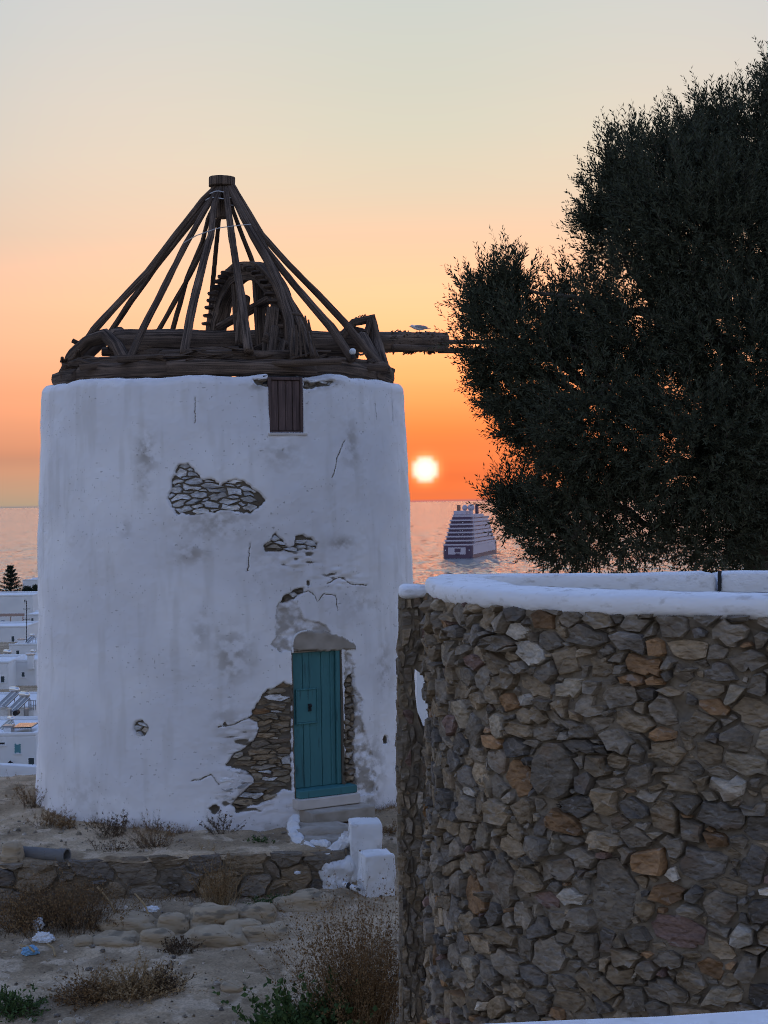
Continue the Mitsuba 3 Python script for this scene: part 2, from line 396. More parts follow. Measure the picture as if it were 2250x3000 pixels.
        ta, tb = rng.normal(0, tilt, 2) * h / max(s[2], s[3])
        rings = []
        for sc, hh in ((1.0, -back), (1.0 - min(.004 / max(s[2], s[3]), .1), h * .62), (.90, h * .98)):
            q = cen + (poly - cen) * sc
            hgt = hh + (ta * (q[:, 0] - cen[0]) + tb * (q[:, 1] - cen[1])) * (hh > 0) + rng.normal(0, .24 * h, k) * (hh > 0)
            rings.append(surf(q[:, 0], q[:, 1], hgt))
        cen2 = cen + rng.normal(0, .12, 2) * np.array(s[2:4])
        v = np.vstack(rings + [surf(cen2[:1], cen2[1:], np.array([h * rng.uniform(.85, 1.3)]))])
        f = np.vstack([grid_faces(3, k, True), np.stack([np.arange(k) + 2 * k, (np.arange(k) + 1) % k + 2 * k, np.full(k, 3 * k)], 1)])
        tint = s[5] if s[5] is not None else (rng.choice(len(tints), p=tints) if tints is not None else 0)
        light = s[6] if s[6] is not None else float(np.clip(rng.lognormal(0, .17), .65, 1.4))
        uv = np.tile([[(tint + .5) / 8, light / 2]], (len(v), 1))
        out.append((v, f, uv, area))
    return out


def put_stones(stones, parent, name='stone', most=300, rest='small_stone', bsdf='rubble_stone', rank=None, smooth=False):
    o = sorted(stones, key=lambda s: -(s[3] if rank is None else rank(s)))
    for v, f, uv, _ in o[:most]:
        obj(name, tm(v, f), bsdf, parent, uv=uv)
    if len(o) > most:
        v, f, uv = cat([x[:3] for x in o[most:]])
        obj(rest, tm(v, f), bsdf, parent, uv=uv, kind='stuff')

# ------------------------------------------------------------------ ground, hillside, sea
TC = np.array([-2.297, 23.39])                                # the mill's axis
WALL_L, WALL_R = np.array([-7.0, 18.55]), np.array([-.52, 19.42])   # line of the low terrace wall


def wall_y(x): return WALL_L[1] + (x - WALL_L[0]) / (WALL_R[0] - WALL_L[0]) * (WALL_R[1] - WALL_L[1])


def ground_z(x, y, fine=True):
    x, y = np.asarray(x, float), np.asarray(y, float)
    low = -.58 - .05 * (18.6 - y) + .10 * np.clip((x + 1.8) / 1.2, 0, 1) * np.clip((y - 16.5) / 2, 0, 1)
    d = y - wall_y(x)
    t = np.clip((d - .05) / .25, 0, 1); t = t * t * (3 - 2 * t)
    t = np.where(x > -.45, np.clip((d + .3) / 1.0, 0, 1), t)
    up = -.06 + .05 * np.clip((d - .4) / 1.3, 0, 1) - .25 * np.clip((y - 22.5) / 4, 0, 1) - .12 * np.clip((-5 - x) / 2, 0, 1)
    z = low + (up - low) * t
    e = np.clip((y - 26.5) / 76, 0, 1); z = z - 16.6 * (e * e * (3 - 2 * e) * .35 + e * .65)
    z = np.where(y > 375, z - np.clip((y - 375) / 110, 0, 1) * 45, z)
    if fine:
        p = np.stack([x, y, x * 0], -1)
        z = z + (nfbm(p * .9, 4, 2) - .5) * .16 + (nfbm(p * 5, 3, 4) - .5) * .05 + (nnoise(p * 22, 6) - .5) * .012
    return z


def sheet(xs, ys, fn):
    X, Y = np.meshgrid(xs, ys, indexing='ij')
    return tm(np.stack([X, Y, fn(X, Y)], -1).reshape(-1, 3), grid_faces(len(xs), len(ys)))


obj('ground', sheet(np.linspace(-9, 3.2, 330), np.linspace(11.5, 30, 460), ground_z), 'soil', smooth=True, kind='structure', label='dry dusty soil around the mill')
_xs = np.r_[np.linspace(-420, -30, 40), np.linspace(-28, 28, 57), np.linspace(30, 420, 40)]
_ys = np.r_[np.linspace(-60, 9, 24), np.linspace(10, 40, 31), np.linspace(44, 500, 90)]


def hill_z(x, y):
    z = ground_z(x, y, False) - 1.2 * np.clip((30.5 - abs(x + 3)) / 22 * 1.0, 0, .25) * (y < 40) - np.where((x > -9.5) & (x < 3.6) & (y > 11) & (y < 29.4), .5, .02)
    z = np.where(abs(x) > 380, z - (abs(x) - 380) * 1.2, z)
    return z + (nfbm(np.stack([x / 20, y / 20, x * 0], -1), 3, 8) - .5) * np.clip((y - 35) / 30, 0, 1) * 2


obj('hillside', sheet(_xs, _ys, hill_z), 'soil', smooth=True, kind='structure', label='hillside falling away to the town and the sea')
_r = 4e5
obj('sea', tm([[-_r, -2000, -55.8], [_r, -2000, -55.8], [_r, _r, -55.8], [-_r, _r, -55.8]], [[0, 1, 2], [0, 2, 3]]), 'sea_water', kind='structure', label='calm sea under the sunset')

# ------------------------------------------------------------------ the windmill
mill = thing('windmill', 'old round whitewashed windmill with bare timber roof frame, teal door and patches of exposed stone', 'windmill')
ZR, RR = [-.8, -.3, 0, .3, 1, 3.06, 4.1, 5.0, 5.72], [2.84, 2.80, 2.785, 2.765, 2.745, 2.70, 2.68, 2.645, 2.615]
Z_TOP = 5.86


def tower_r(z):
    z = np.asarray(z, float)
    q = np.clip((z - 5.72) / .14, 0, 1)
    return np.interp(z, ZR, RR) - .13 * (1 - np.sqrt(np.maximum(1 - q * q, 0)))


def on_tower(s, z, h=0.0):
    """s: metres round the wall (at radius 2.7) from the side that faces the viewer's depth axis; h: out of the wall."""
    th = np.asarray(s) / 2.7
    r = tower_r(z) + h
    return np.stack([TC[0] + r * np.sin(th), TC[1] - r * np.cos(th), np.asarray(z) + 0 * th], -1)


def tower_at(px, py):
    d = ray(px, py); r = 2.7
    for _ in range(6):
        a = d[0] ** 2 + d[1] ** 2; b = -2 * (d[0] * TC[0] + d[1] * TC[1]); c = TC @ TC - r * r
        k = (-b - math.sqrt(max(b * b - 4 * a * c, 0))) / (2 * a)
        p = CAM + k * d; r = float(tower_r(p[2]))
    return math.atan2(p[0] - TC[0], TC[1] - p[1]) * 2.7, p[2]


def tower_poly(pts): return Polygon([tower_at(*p) for p in pts]).buffer(0)


def crop4(pts): return [(400 + x * .5124, 1200 + y * .5124) for x, y in pts]
def crop5(pts): return [(600 + x * .3918, 1850 + y * .3918) for x, y in pts]


P_TOP = tower_poly(crop4([(240, 320), (300, 310), (330, 350), (370, 390), (440, 405), (480, 435), (520, 410), (560, 395), (620, 410), (680, 460), (745, 515), (720, 545), (650, 590), (560, 580), (480, 570), (440, 585), (330, 600), (240, 600), (200, 560), (180, 500), (200, 420), (215, 360)]))
P_MID = tower_poly(crop4([(735, 775), (800, 708), (840, 750), (870, 785), (910, 775), (915, 720), (1000, 730), (1030, 760), (1034, 802), (960, 797), (900, 815), (840, 805), (735, 812)]))
P_CRES = tower_poly(crop4([(826, 1100), (850, 1062), (890, 1040), (955, 1015), (965, 1040), (900, 1080), (860, 1100)]))
P_DOORL = tower_poly(crop5([(590, 372), (652, 400), (652, 1190), (575, 1185), (500, 1255), (390, 1300), (240, 1330), (190, 1290), (290, 1200), (370, 1120), (330, 1050), (150, 1000), (210, 930), (345, 850), (395, 770), (400, 680), (330, 650), (380, 560), (470, 440)]))
P_DOORR = tower_poly(crop5([(1045, 150), (1095, 160), (1120, 260), (1125, 420), (1175, 500), (1172, 640), (1210, 780), (1250, 900), (1275, 1080), (1265, 1215), (1140, 1235), (1100, 1170), (1045, 1170)]))
P_CEMENT = tower_poly(crop4([(800, 1120), (830, 1095), (880, 1080), (915, 1110), (960, 1200), (1040, 1215), (1085, 1225), (1120, 1300), (1200, 1340), (1215, 1368), (880, 1378), (830, 1385), (765, 1350), (795, 1290)]))
P_SMALL = tower_poly([(390, 2120), (412, 2112), (430, 2124), (436, 2142), (420, 2156), (394, 2154)])
P_JAMB = tower_poly([(1014, 1990), (1036, 1975), (1044, 2080), (1040, 2200), (1048, 2300), (1014, 2310)])
P_EAVE = tower_poly([(745, 1108), (788, 1110), (788, 1135), (770, 1128), (752, 1122)])
P_EAVE2 = tower_poly([(890, 1112), (935, 1114), (985, 1120), (960, 1132), (925, 1130), (905, 1138), (890, 1134)])
HOLES = [(tower_at(1133, 2167), .042), (tower_at(629, 2371), .045), (tower_at(728, 1668), .02), (tower_at(700, 2362), .055), (tower_at(1105, 2310), .022), (tower_at(660, 2120), .018), (tower_at(905, 1708), .022), (tower_at(917, 1500), .012), (tower_at(830, 1320), .012)]
DOOR0, DOOR1 = tower_at(857, 1910), tower_at(1010, 2318)
WIN0, WIN1 = tower_at(787, 1113), tower_at(889, 1268)
DOOR_BOX = sbox(DOOR0[0], DOOR1[1] - .02, DOOR1[0], DOOR0[1])
WIN_BOX = sbox(WIN0[0], WIN1[1], WIN1[0], Z_TOP + .1)
_s = np.r_[np.linspace(-2.7 * math.pi * .98, -4.5, 24)[:-1], np.linspace(-4.5, 4.9, 760), np.linspace(4.9, 2.7 * math.pi * .98, 22)[1:]]
_z = np.r_[np.linspace(-.8, -.25, 10)[:-1], np.linspace(-.25, 5.72, 490), np.linspace(5.735, Z_TOP, 10)]
S, Z = np.meshgrid(_s, _z, indexing='ij')
base3 = on_tower(S, Z)
wS = S + (nfbm(base3 * 16, 3, 1) - .5) * .07; wZ = Z + (nfbm(base3 * 16 + 50, 3, 2) - .5) * .07
bare = np.zeros(S.shape)
for P in (P_TOP, P_MID, P_CRES, P_DOORL, P_JAMB, P_SMALL, P_EAVE, P_EAVE2):
    bare = np.maximum(bare, shapely.contains_xy(P, wS, wZ))
rough = np.maximum(shapely.contains_xy(P_DOORR, wS, wZ) * 1.0, shapely.contains_xy(P_CEMENT, wS, wZ) * .8)
bare_s = bare.copy()
bare_s[1:-1, 1:-1] = (bare[1:-1, 1:-1] * 2 + bare[:-2, 1:-1] + bare[2:, 1:-1] + bare[1:-1, :-2] + bare[1:-1, 2:]) / 6
dent = np.zeros(S.shape)
for (hs, hz), r in HOLES:
    q = np.hypot(wS - hs, (wZ - hz) * .85) / r
    dent = np.maximum(dent, np.clip(1.25 - q, 0, 1) ** .5 * (q < 1.25) * min(r * 2, .08))
disp = (nfbm(base3 * 1.1, 3, 3) - .5) * .07 + (nfbm(base3 * 4.5, 3, 4) - .5) * .022 + (nfbm(base3 * 18, 3, 5) - .5) * .008 + (nnoise(base3 * 60, 8) - .5) * .004
flake = np.zeros(S.shape)                                        # thin whitewash over proud stones, low on the door's left and above it
for (fx, fy), rs, rz in ((tower_at(790, 2240), .50, .55), (tower_at(730, 2350), .45, .18), (tower_at(880, 1640), .35, .12), (tower_at(1000, 1690), .35, .14), (tower_at(700, 2160), .25, .12)):
    flake = np.maximum(flake, np.exp(-((S - fx) / rs) ** 2 - ((Z - fz if False else Z - fy) / rz) ** 2))
ledge = nnoise(np.stack([S * 5, Z * 19, S * 0], -1), 9) + .5 * nnoise(np.stack([S * 11, Z * 36, S * 0], -1), 10)
disp = disp + flake * (ledge - .75) * .05 - bare_s * .055 - rough * (.02 + .05 * (nfbm(np.stack([S * 9, Z * 16, S * 0], -1), 4, 12) - .35)) - dent
crack = np.zeros(S.shape)
for pts in ([(572, 1165), (573, 1200), (570, 1238)], [(733, 1590), (729, 1630), (728, 1668)], [(1010, 1290), (990, 1340), (975, 1400)], [(880, 1740), (905, 1732), (925, 1745), (930, 1765)], [(960, 1710), (1000, 1690), (1030, 1712), (1075, 1715)], [(935, 1760), (950, 1740), (985, 1745), (990, 1790)], [(1100, 1180), (1104, 1230)], [(1150, 1170), (1152, 1215), (1148, 1240)], [(640, 2130), (690, 2120), (740, 2100)], [(560, 2290), (620, 2270), (640, 2300)]):
    ln = shapely.LineString([tower_at(*p) for p in pts])
    near = (abs(S - ln.centroid.x) < .8) & (abs(Z - ln.centroid.y) < .8)
    crack[near] = np.maximum(crack[near], np.clip(1.5 - shapely.distance(ln, shapely.points(S[near] + (wS - S)[near] * .5, Z[near] + (wZ - Z)[near] * .5)) / .008, 0, 1))
disp = disp - crack * .015
doorm = shapely.contains_xy(DOOR_BOX, S, Z); winm = shapely.contains_xy(WIN_BOX, S, Z)
disp = np.where(doorm, -.30, np.where(winm, -.16, disp))
top = np.clip((Z - 5.5) / .3, 0, 1)
rim = (nfbm(np.stack([S * 2, S * 0, S * 0], -1), 3, 15) - .5) * .10 * top
nrm = np.stack([np.sin(S / 2.7), -np.cos(S / 2.7), 0 * S], -1)
V = base3 + nrm * disp[..., None]; V[..., 2] += rim
uvx = np.maximum(np.maximum(np.maximum(bare_s, crack * .9), np.clip(dent * 30, 0, 1)), np.clip(-flake * (ledge - .66) * 3.2, 0, .9))
stain = np.zeros(S.shape)
for (fx, fy), rs, rz, a in ((tower_at(430, 1330), .16, .28, .75), (tower_at(420, 1420), .12, .2, .4), (tower_at(640, 1530), .50, .24, .62), (tower_at(560, 1620), .22, .14, .7), (tower_at(1000, 1590), .22, .09, .8), (tower_at(1030, 1300), .12, .3, .55), (tower_at(680, 1920), .22, .34, .75), (tower_at(590, 1850), .12, .3, .45),
                            (tower_at(820, 1330), .3, .2, .4), (tower_at(1125, 1960), .16, .35, .6), (tower_at(1090, 2240), .26, .32, .9), (tower_at(740, 2200), .38, .42, .55), (tower_at(730, 2330), .3, .2, .8), (tower_at(1030, 1330), .14, .2, .5), (tower_at(660, 2110), .2, .2, .5), (tower_at(1060, 1760), .4, .25, .35),
                            (tower_at(370, 1550), .1, .15, .35), (tower_at(940, 1120), .35, .08, .9), (tower_at(760, 1125), .15, .08, .9), (tower_at(780, 1640), .4, .3, .3), (tower_at(250, 2330), .5, .2, .3), (tower_at(1080, 2340), .25, .18, .9)):
    stain = np.maximum(stain, a * np.exp(-((S - fx) / rs) ** 2 - ((Z - fy) / rz) ** 2))
stain = np.maximum(stain, rough * .95)
stain = np.maximum(stain, .75 * np.clip(1 - (Z + .1) / .22, 0, 1))
stain = np.maximum(stain, shapely.contains_xy(P_CEMENT, wS, wZ) * .8)
ns = len(_s)
v = V.reshape(-1, 3); f = grid_faces(ns, len(_z)); uvx = np.maximum(uvx, .8 * shapely.contains_xy(DOOR_BOX.buffer(.022), S, Z)); uv = np.stack([uvx + S * UVK, stain + Z * UVK], -1).reshape(-1, 2)  # mortar brown over the door recess and a narrow rim round it
# the wall's level top, its inner face and the closing strip at the back
ringv = V[:, -1]; cx = np.array([TC[0], TC[1], 0])
inn = []
for r, z in ((2.36, Z_TOP + .01), (2.14, Z_TOP - .02), (2.10, 5.0), (.01, 4.9)):
    q = np.stack([TC[0] + r * np.sin(_s / 2.7), TC[1] - r * np.cos(_s / 2.7), np.full(ns, z)], -1); q[:, 2] += rim[:, -1] * (z > 5.5); inn.append(q)
ex = np.stack([ringv] + inn, 1)
m_top = (ex.reshape(-1, 3), grid_faces(ns, 5), np.stack([np.repeat(_s * UVK, 5), np.tile(.6 + np.arange(5) * .001, ns)], -1))
b0, b1 = V[0], V[-1]
m_back = (np.vstack([b1, b0]), grid_faces(2, len(_z)), np.stack([np.repeat([0, .004], len(_z)), np.tile(_z * UVK, 2)], -1))
v, f, uv = cat([(v, f, uv), m_top, m_back])
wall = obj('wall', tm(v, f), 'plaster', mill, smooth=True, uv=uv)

surf_t = lambda s, z, h: on_tower(s, z, h - .052)
tst = []
tst += lay_stones(P_TOP, surf_t, (.030, .080), .36, 11, gap=.016, proud=(.030, .052), back=.03, res=.006, tints=[.05, 0, 0, 0, .10, 0, .85, 0], rot=.1, step=.95)
tst += lay_stones(P_MID, surf_t, (.026, .06), .36, 12, gap=.016, proud=(.030, .05), back=.03, res=.006, tints=[.05, .05, 0, 0, .1, 0, .8, 0], rot=.1)
tst += lay_stones(P_CRES, surf_t, (.025, .05), .5, 13, gap=.016, proud=(.030, .05), back=.03, res=.006, tints=[.1, .1, 0, 0, .1, 0, .6, .1], rot=.2)
tst += lay_stones(P_DOORL, surf_t, (.028, .085), .32, 14, gap=.014, proud=(.015, .06), back=.03, res=.006, tints=[.12, .34, 0, .05, .09, .02, .12, .26], rot=.08)
tst += lay_stones(P_SMALL, surf_t, (.03, .05), .5, 15, gap=.014, proud=(.03, .05), back=.03, res=.006, tints=[0, 0, 0, 0, .1, 0, .9, 0], rot=.1)
tst += lay_stones(P_JAMB, surf_t, (.026, .06), .45, 17, gap=.014, proud=(.015, .06), back=.03, res=.006, tints=[.2, .40, 0, .03, .05, .02, .0, .30], rot=.1)
for P_ in (P_EAVE, P_EAVE2):
    tst += lay_stones(P_, surf_t, (.025, .045), .5, 16, gap=.012, proud=(.02, .05), back=.03, res=.006, tints=[.2, .3, 0, 0, .2, 0, .1, .2], rot=.1)
P_FLAKE = tower_poly([(640, 2245), (700, 2190), (760, 2150), (790, 2080), (815, 2040), (840, 2150), (848, 2330), (800, 2350), (700, 2380), (640, 2345)]).difference(P_DOORL.buffer(.02))
for P_ in getattr(P_FLAKE, 'geoms', [P_FLAKE]):
    if P_.area > .02: tst += lay_stones(P_, surf_t, (.03, .085), .36, 18, gap=.022, proud=(.040, .066), back=.03, res=.007, tints=[0, 0, 0, 0, .08, 0, .92, 0], rot=.1, step=1.05)
put_stones(tst, wall, most=300)


def tower_slab(poly, h0, h1, name, bsdf, parent=None, edge=.02, res=.016, jag=.03, **k):
    """A thin slab of render on the tower inside the polygon, its rim ragged."""
    x0, z0, x1, z1 = poly.bounds
    gs, gz = np.meshgrid(np.arange(x0 - .03, x1 + .03, res), np.arange(z0 - .03, z1 + .03, res), indexing='ij')
    b = on_tower(gs, gz)
    ws = gs + (nfbm(b * 14, 3, 31) - .5) * jag * 2; wz = gz + (nfbm(b * 14 + 9, 3, 32) - .5) * jag * 2
    dist = shapely.distance(shapely.boundary(poly), shapely.points(ws, wz)) * np.where(shapely.contains_xy(poly, ws, wz), 1, -1)
    h = np.clip(dist / edge, -1, 1)
    hh = np.where(h > 0, h1 - (1 - np.minimum(h * 2, 1)) * .008, h0) + (nfbm(b * 7, 4, 33) - .5) * .016 * (h > 0)
    p = on_tower(gs, gz, hh)
    keep = (h > -.95).ravel()
    ff = grid_faces(*gs.shape)
    ff = ff[keep[ff].all(1)]
    m = tm(p.reshape(-1, 3), ff); m.remove_unreferenced_vertices()
    return obj(name, m, bsdf, parent, smooth=True, **k)


tower_slab(tower_poly([(858, 1906), (857, 1874), (872, 1856), (900, 1847), (950, 1850), (1010, 1868), (1040, 1886), (1042, 1904)]), -.05, .014, 'lintel', 'grey_cement', mill, label='grey cement lintel over the door')
_c = [tower_at(853, 1912), tower_at(852, 1890), tower_at(854, 1872), tower_at(862, 1858), tower_at(876, 1850), tower_at(893, 1847)]
add_wire('conduit', mill, [on_tower(np.array(a), np.array(b), .06) for a, b in _c], .013, 'whitewash', n=18, label='white curved pipe beside the door lintel')

# door, square to the wall, set back in its opening
ds = (DOOR0[0] + DOOR1[0]) / 2; dth = ds / 2.7
DN = np.array([math.sin(dth), -math.cos(dth), 0]); DT = np.array([math.cos(dth), math.sin(dth), 0])
dw = DOOR1[0] - DOOR0[0]; dz0, dz1 = DOOR1[1] + .09, DOOR0[1]


def local_mesh(m, s, nrm_, tan_, r):
    """A mesh given in (along, out, up) -> the world, at radius r on the tower."""
    o = np.array([TC[0], TC[1], 0]) + nrm_ * r
    vv = np.asarray(m.vertices)
    return tm(o + vv[:, :1] * tan_ + vv[:, 1:2] * nrm_ + vv[:, 2:] * np.array([0, 0, 1.0]), m.faces[:, ::-1])


r_d = 2.73 - .07
D = lambda m: local_mesh(m, ds, DN, DT, r_d)
door = obj('door', D(bx((-dw / 2 - .06, -.16, dz0 - .1), (dw / 2 + .06, -.055, dz1 + .05))), 'black_iron', mill, label='teal painted plank door')
edges = np.array([-.5, -.27, -.135, .115, .40]) * dw
for i in range(4):
    obj('plank', D(bx((edges[i] + .003, -.05, dz0 + .005), (edges[i + 1] - .003, -.012 + .006 * (i % 2), dz1 - .02), .004)), 'teal_paint', door)
obj('jamb', D(bx((.405 * dw, -.05, dz0 + .005), (.49 * dw, .03, dz1 - .012), .006)), 'teal_paint', door)
obj('head', D(bx((-.5 * dw, -.05, dz1 - .018), (.50 * dw, .02, dz1 + .02), .004)), 'grey_cement', door)
obj('hinge_strip', D(bx((.30 * dw, -.006, dz0 + .02), (.325 * dw, .008, dz1 - .03), .003)), 'teal_paint', door)
hx0, hx1, hz0, hz1 = -.40 * dw, .005 * dw, dz0 + .86, dz0 + 1.28
hatch = obj('hatch', D(bx((hx0, -.012, hz0), (hx1, .006, hz1), .004)), 'teal_paint', door)
for a in ((hx0 - .022, hz0 - .022, hx0, hz1 + .022), (hx1, hz0 - .022, hx1 + .022, hz1 + .022), (hx0, hz0 - .022, hx1, hz0), (hx0, hz1, hx1, hz1 + .022)):
    obj('hatch_frame', D(bx((a[0] + .001, -.012, a[1]), (a[2] - .001, .018, a[3]), .004)), 'teal_paint', door)
lk = trimesh.util.concatenate([bx((-.022, 0, -.05), (.022, .02, .05), .006), trimesh.creation.icosphere(2, .022).apply_translation((0, .03, .028)), bx((-.008, .018, -.03), (.008, .045, .01), .003)])
obj('lock', D(lk.apply_translation((hx0 + .62 * (hx1 - hx0), .006, (hz0 + hz1) / 2 - .02))), 'black_iron', door, smooth=30)
obj('doorstep', D(bx((-dw / 2 - .01, -.05, dz0 - .10), (dw / 2 + .13, .20, dz0 - .0), .008)), 'teal_paint', mill, label='teal painted threshold board')

# shuttered window under the roof ring
wsx = (WIN0[0] + WIN1[0]) / 2; wth = wsx / 2.7
WN = np.array([math.sin(wth), -math.cos(wth), 0]); WT = np.array([math.cos(wth), math.sin(wth), 0])
ww = WIN1[0] - WIN0[0]; wz0, wz1 = WIN1[1], Z_TOP - .045
r_w = 2.62
Q = lambda m: local_mesh(m, wsx, WN, WT, r_w)
shut = obj('shutter', Q(bx((-ww / 2 - .05, -.15, wz0 - .03), (ww / 2 + .05, -.065, wz1 + .02))), 'black_iron', mill, label='closed brown wooden shutter')
for i in range(4):
    e0 = -.42 * ww + i * .21 * ww
    obj('plank', Q(bx((e0 + .004, -.06, wz0 + .03), (e0 + .21 * ww - .004, -.03 + .006 * (i % 2), wz1 - .045), .004)), 'shutter_wood', shut)
for a in ((-.5 * ww, wz0, -.425 * ww, wz1), (.425 * ww, wz0, .5 * ww, wz1), (-.42 * ww, wz1 - .04, .42 * ww, wz1), (-.42 * ww, wz0, .42 * ww, wz0 + .026)):
    obj('frame', Q(bx((a[0], -.07, a[1]), (a[2], .0, a[3]), .006)), 'shutter_wood', shut)
obj('window_sill', Q(bx((-.55 * ww, -.06, wz0 - .035), (.58 * ww, .05, wz0 - .004), .006)), 'cream_stone', mill)

# timber ring on the wall head
rng = np.random.default_rng(5)
for lay in range(2):
    a0 = a = math.pi + rng.uniform(0, .5)
    while a < a0 + 2 * math.pi - .12:
        L = min(rng.uniform(.55, .95), a0 + 2 * math.pi + .25 - a)
        th = np.linspace(a - .02, a + L, 9)
        r = 2.315 + rng.normal(0, .03) + .03 * np.sin((th - a) / L * math.pi) - lay * .15
        z = (5.965 if lay == 0 else 6.13) + rng.normal(0, .012)
        pts = np.stack([TC[0] + r * np.sin(th), TC[1] - r * np.cos(th), z + np.linspace(-1, 1, 9) * rng.normal(0, .025)], -1)
        add_timber('ring_beam', mill, pts, rng.uniform(.085, .115), h=rng.uniform(.115, .145) if lay == 0 else rng.uniform(.05, .10), n=34, seed=int(rng.integers(1, 900)), rough=.34, sides=14, sq=.6)
        a += L + rng.uniform(.0, .015) if lay == 0 else L + rng.uniform(.02, .25)
for px0, py0, px1, py1, d, w_ in ((345, 1052, 690, 1046, 21.25, .05), (700, 1062, 1000, 1058, 21.15, .045), (980, 1056, 1135, 1078, 22.3, .05), (1040, 1092, 1142, 1086, 22.6, .045), (180, 1100, 330, 1062, 22.3, .06), (235, 1075, 420, 1055, 21.6, .05), (330, 990, 560, 985, 24.6, .07), (560, 1025, 1050, 1035, 24.9, .08), (300, 1030, 700, 1028, 22.6, .07), (520, 1040, 900, 1042, 21.9, .05)):
    add_timber('tie_beam', mill, [W(px0, py0, d), W((px0 + px1) / 2, (py0 + py1) / 2 + rng.normal(0, 4), d - .05), W(px1, py1, d + rng.normal(0, .1))], w_, seed=int(rng.integers(1, 900)), rough=.3, sq=.4, n=24, sides=10)
add_timber('knee_timber', mill, [W(190, 1100, 22.5), W(215, 1040, 22.4), W(262, 998, 22.3), W(310, 985, 22.1), W(345, 1018, 21.9), W(372, 1072, 21.6)], .095, seed=77, rough=.35, n=26, sides=10)
add_timber('knee_timber', mill, [W(240, 1060, 22.9), W(290, 1010, 22.9), W(330, 980, 23.0), W(352, 972, 23.2)], .08, seed=78, rough=.4, n=16)
for px, py, d in ((212, 998, 22.6), (200, 1040, 22.6), (175, 1085, 22.7)):
    add_timber('peg', mill, [W(px, py, d), W(px + 28, py + 14, d)], .035, seed=int(px), rough=.3)

sp = []
for i in range(70):
    th = rng.uniform(-1.2, 1.3); r = 2.32 + rng.uniform(-.12, .08); z = rng.choice([6.09, 6.12, 6.2, 5.9])
    c = np.array([TC[0] + r * math.sin(th), TC[1] - r * math.cos(th), z]); e = np.array([math.cos(th), math.sin(th), 0])
    e = e + rng.normal(0, .25, 3); L = rng.uniform(.05, .22)
    sp.append(timber([c - e * L, c, c + e * L + [0, 0, rng.normal(0, .03)]], rng.uniform(.012, .04), h=rng.uniform(.008, .03), n=6, seed=i, rough=.5, sides=6, taper=rng.uniform(.4, 1)))
v, f, uv = cat(sp)
obj('broken_wood', tm(v, f), 'old_wood', mill, uv=uv, kind='stuff', label='broken bits of board lying along the timber ring')
# rafters, hub
HUB = np.array([TC[0], TC[1], 0])
RAFT = [([(640, 540), (598, 581), (520, 680), (430, 800), (345, 890), (273, 970), (205, 1080)], 22.4, .062), ([(645, 540), (602, 602), (470, 765), (385, 880), (332, 961), (300, 1015)], 24.2, .05),
        ([(640, 550), (606, 607), (547, 710), (492, 818), (421, 957), (370, 1075)], 21.35, .055), ([(650, 555), (610, 640), (594, 708), (547, 818), (505, 970), (492, 1020)], 25.4, .045),
        ([(648, 550), (628, 598), (618, 690), (606, 733), (575, 850), (556, 936), (539, 1040)], 21.15, .066), ([(655, 555), (644, 619), (632, 740), (623, 830), (612, 1010)], 25.6, .046),
        ([(660, 550), (665, 590), (680, 700), (691, 775), (708, 881), (729, 1033)], 21.1, .068), ([(668, 555), (682, 615), (710, 690), (737, 758), (800, 960)], 25.5, .045),
        ([(668, 548), (729, 669), (775, 745), (811, 809), (850, 890), (885, 965), (922, 1052)], 21.4, .070), ([(671, 552), (715, 645), (770, 735), (822, 850), (850, 940), (862, 1048)], 21.3, .062),
        ([(675, 545), (777, 727), (869, 843), (970, 958), (1033, 1055)], 21.8, .062), ([(680, 540), (767, 688), (845, 775), (926, 857), (1013, 949), (1110, 1072)], 22.6, .060),
        ([(676, 552), (735, 690), (800, 800), (868, 905), (930, 1010)], 25.2, .045), ([(655, 550), (640, 640), (560, 800), (455, 985)], 25.0, .04)]
for i, (pts, fd, w_) in enumerate(RAFT):
    ys = np.array([p[1] for p in pts], float); t = (ys - ys[0]) / (ys[-1] - ys[0])
    dd = 23.39 + (fd - 23.39) * (.05 + .95 * t)
    add_timber('rafter', mill, [W(p[0], p[1], q) for p, q in zip(pts, dd)], w_ * .62, n=44, seed=100 + i, rough=.20, taper=1.55, sides=9, sq=.3)
for i in range(6):                                            # splinters of the split rafter foot
    add_timber('splinter', mill, [W(858 + i * 9, 945 + rng.uniform(-20, 20), 21.3), W(852 + i * 15, 1045, 21.25)], .014, seed=200 + i, rough=.3)
hub_z = float(W(650, 536, 23.39)[2])
hp = [W(650, 547, 23.39), W(650, 520, 23.39)]
v, f, uv = timber(hp, .185, n=8, seed=40, rough=.10, sides=22)
obj('hub', tm(v, f), 'old_wood', mill, smooth=True, uv=uv)
v, f, uv = timber([W(650, 640, 23.39), W(650, 550, 23.39)], .085, n=14, seed=41, rough=.14, sides=12)
obj('hub_core', tm(v, f), 'old_wood', mill, smooth=True, uv=uv)
for py, r, amp in ((570, .215, .010), (590, .275, .012)):
    c = W(652, py, 23.39); q = np.linspace(0, 2 * math.pi, 60)
    add_wire('binding_wire', mill, np.stack([c[0] + r * np.cos(q), c[1] + r * np.sin(q), c[2] + amp * np.sin(q * 5 + py)], -1), .009, 'wire_metal', n=90)
add_wire('tie_wire', mill, [W(538, 712, 22.6), W(575, 690, 22.4), W(640, 668, 22.3), W(700, 660, 22.35), W(735, 657, 22.5)], .007, 'wire_metal', n=20)

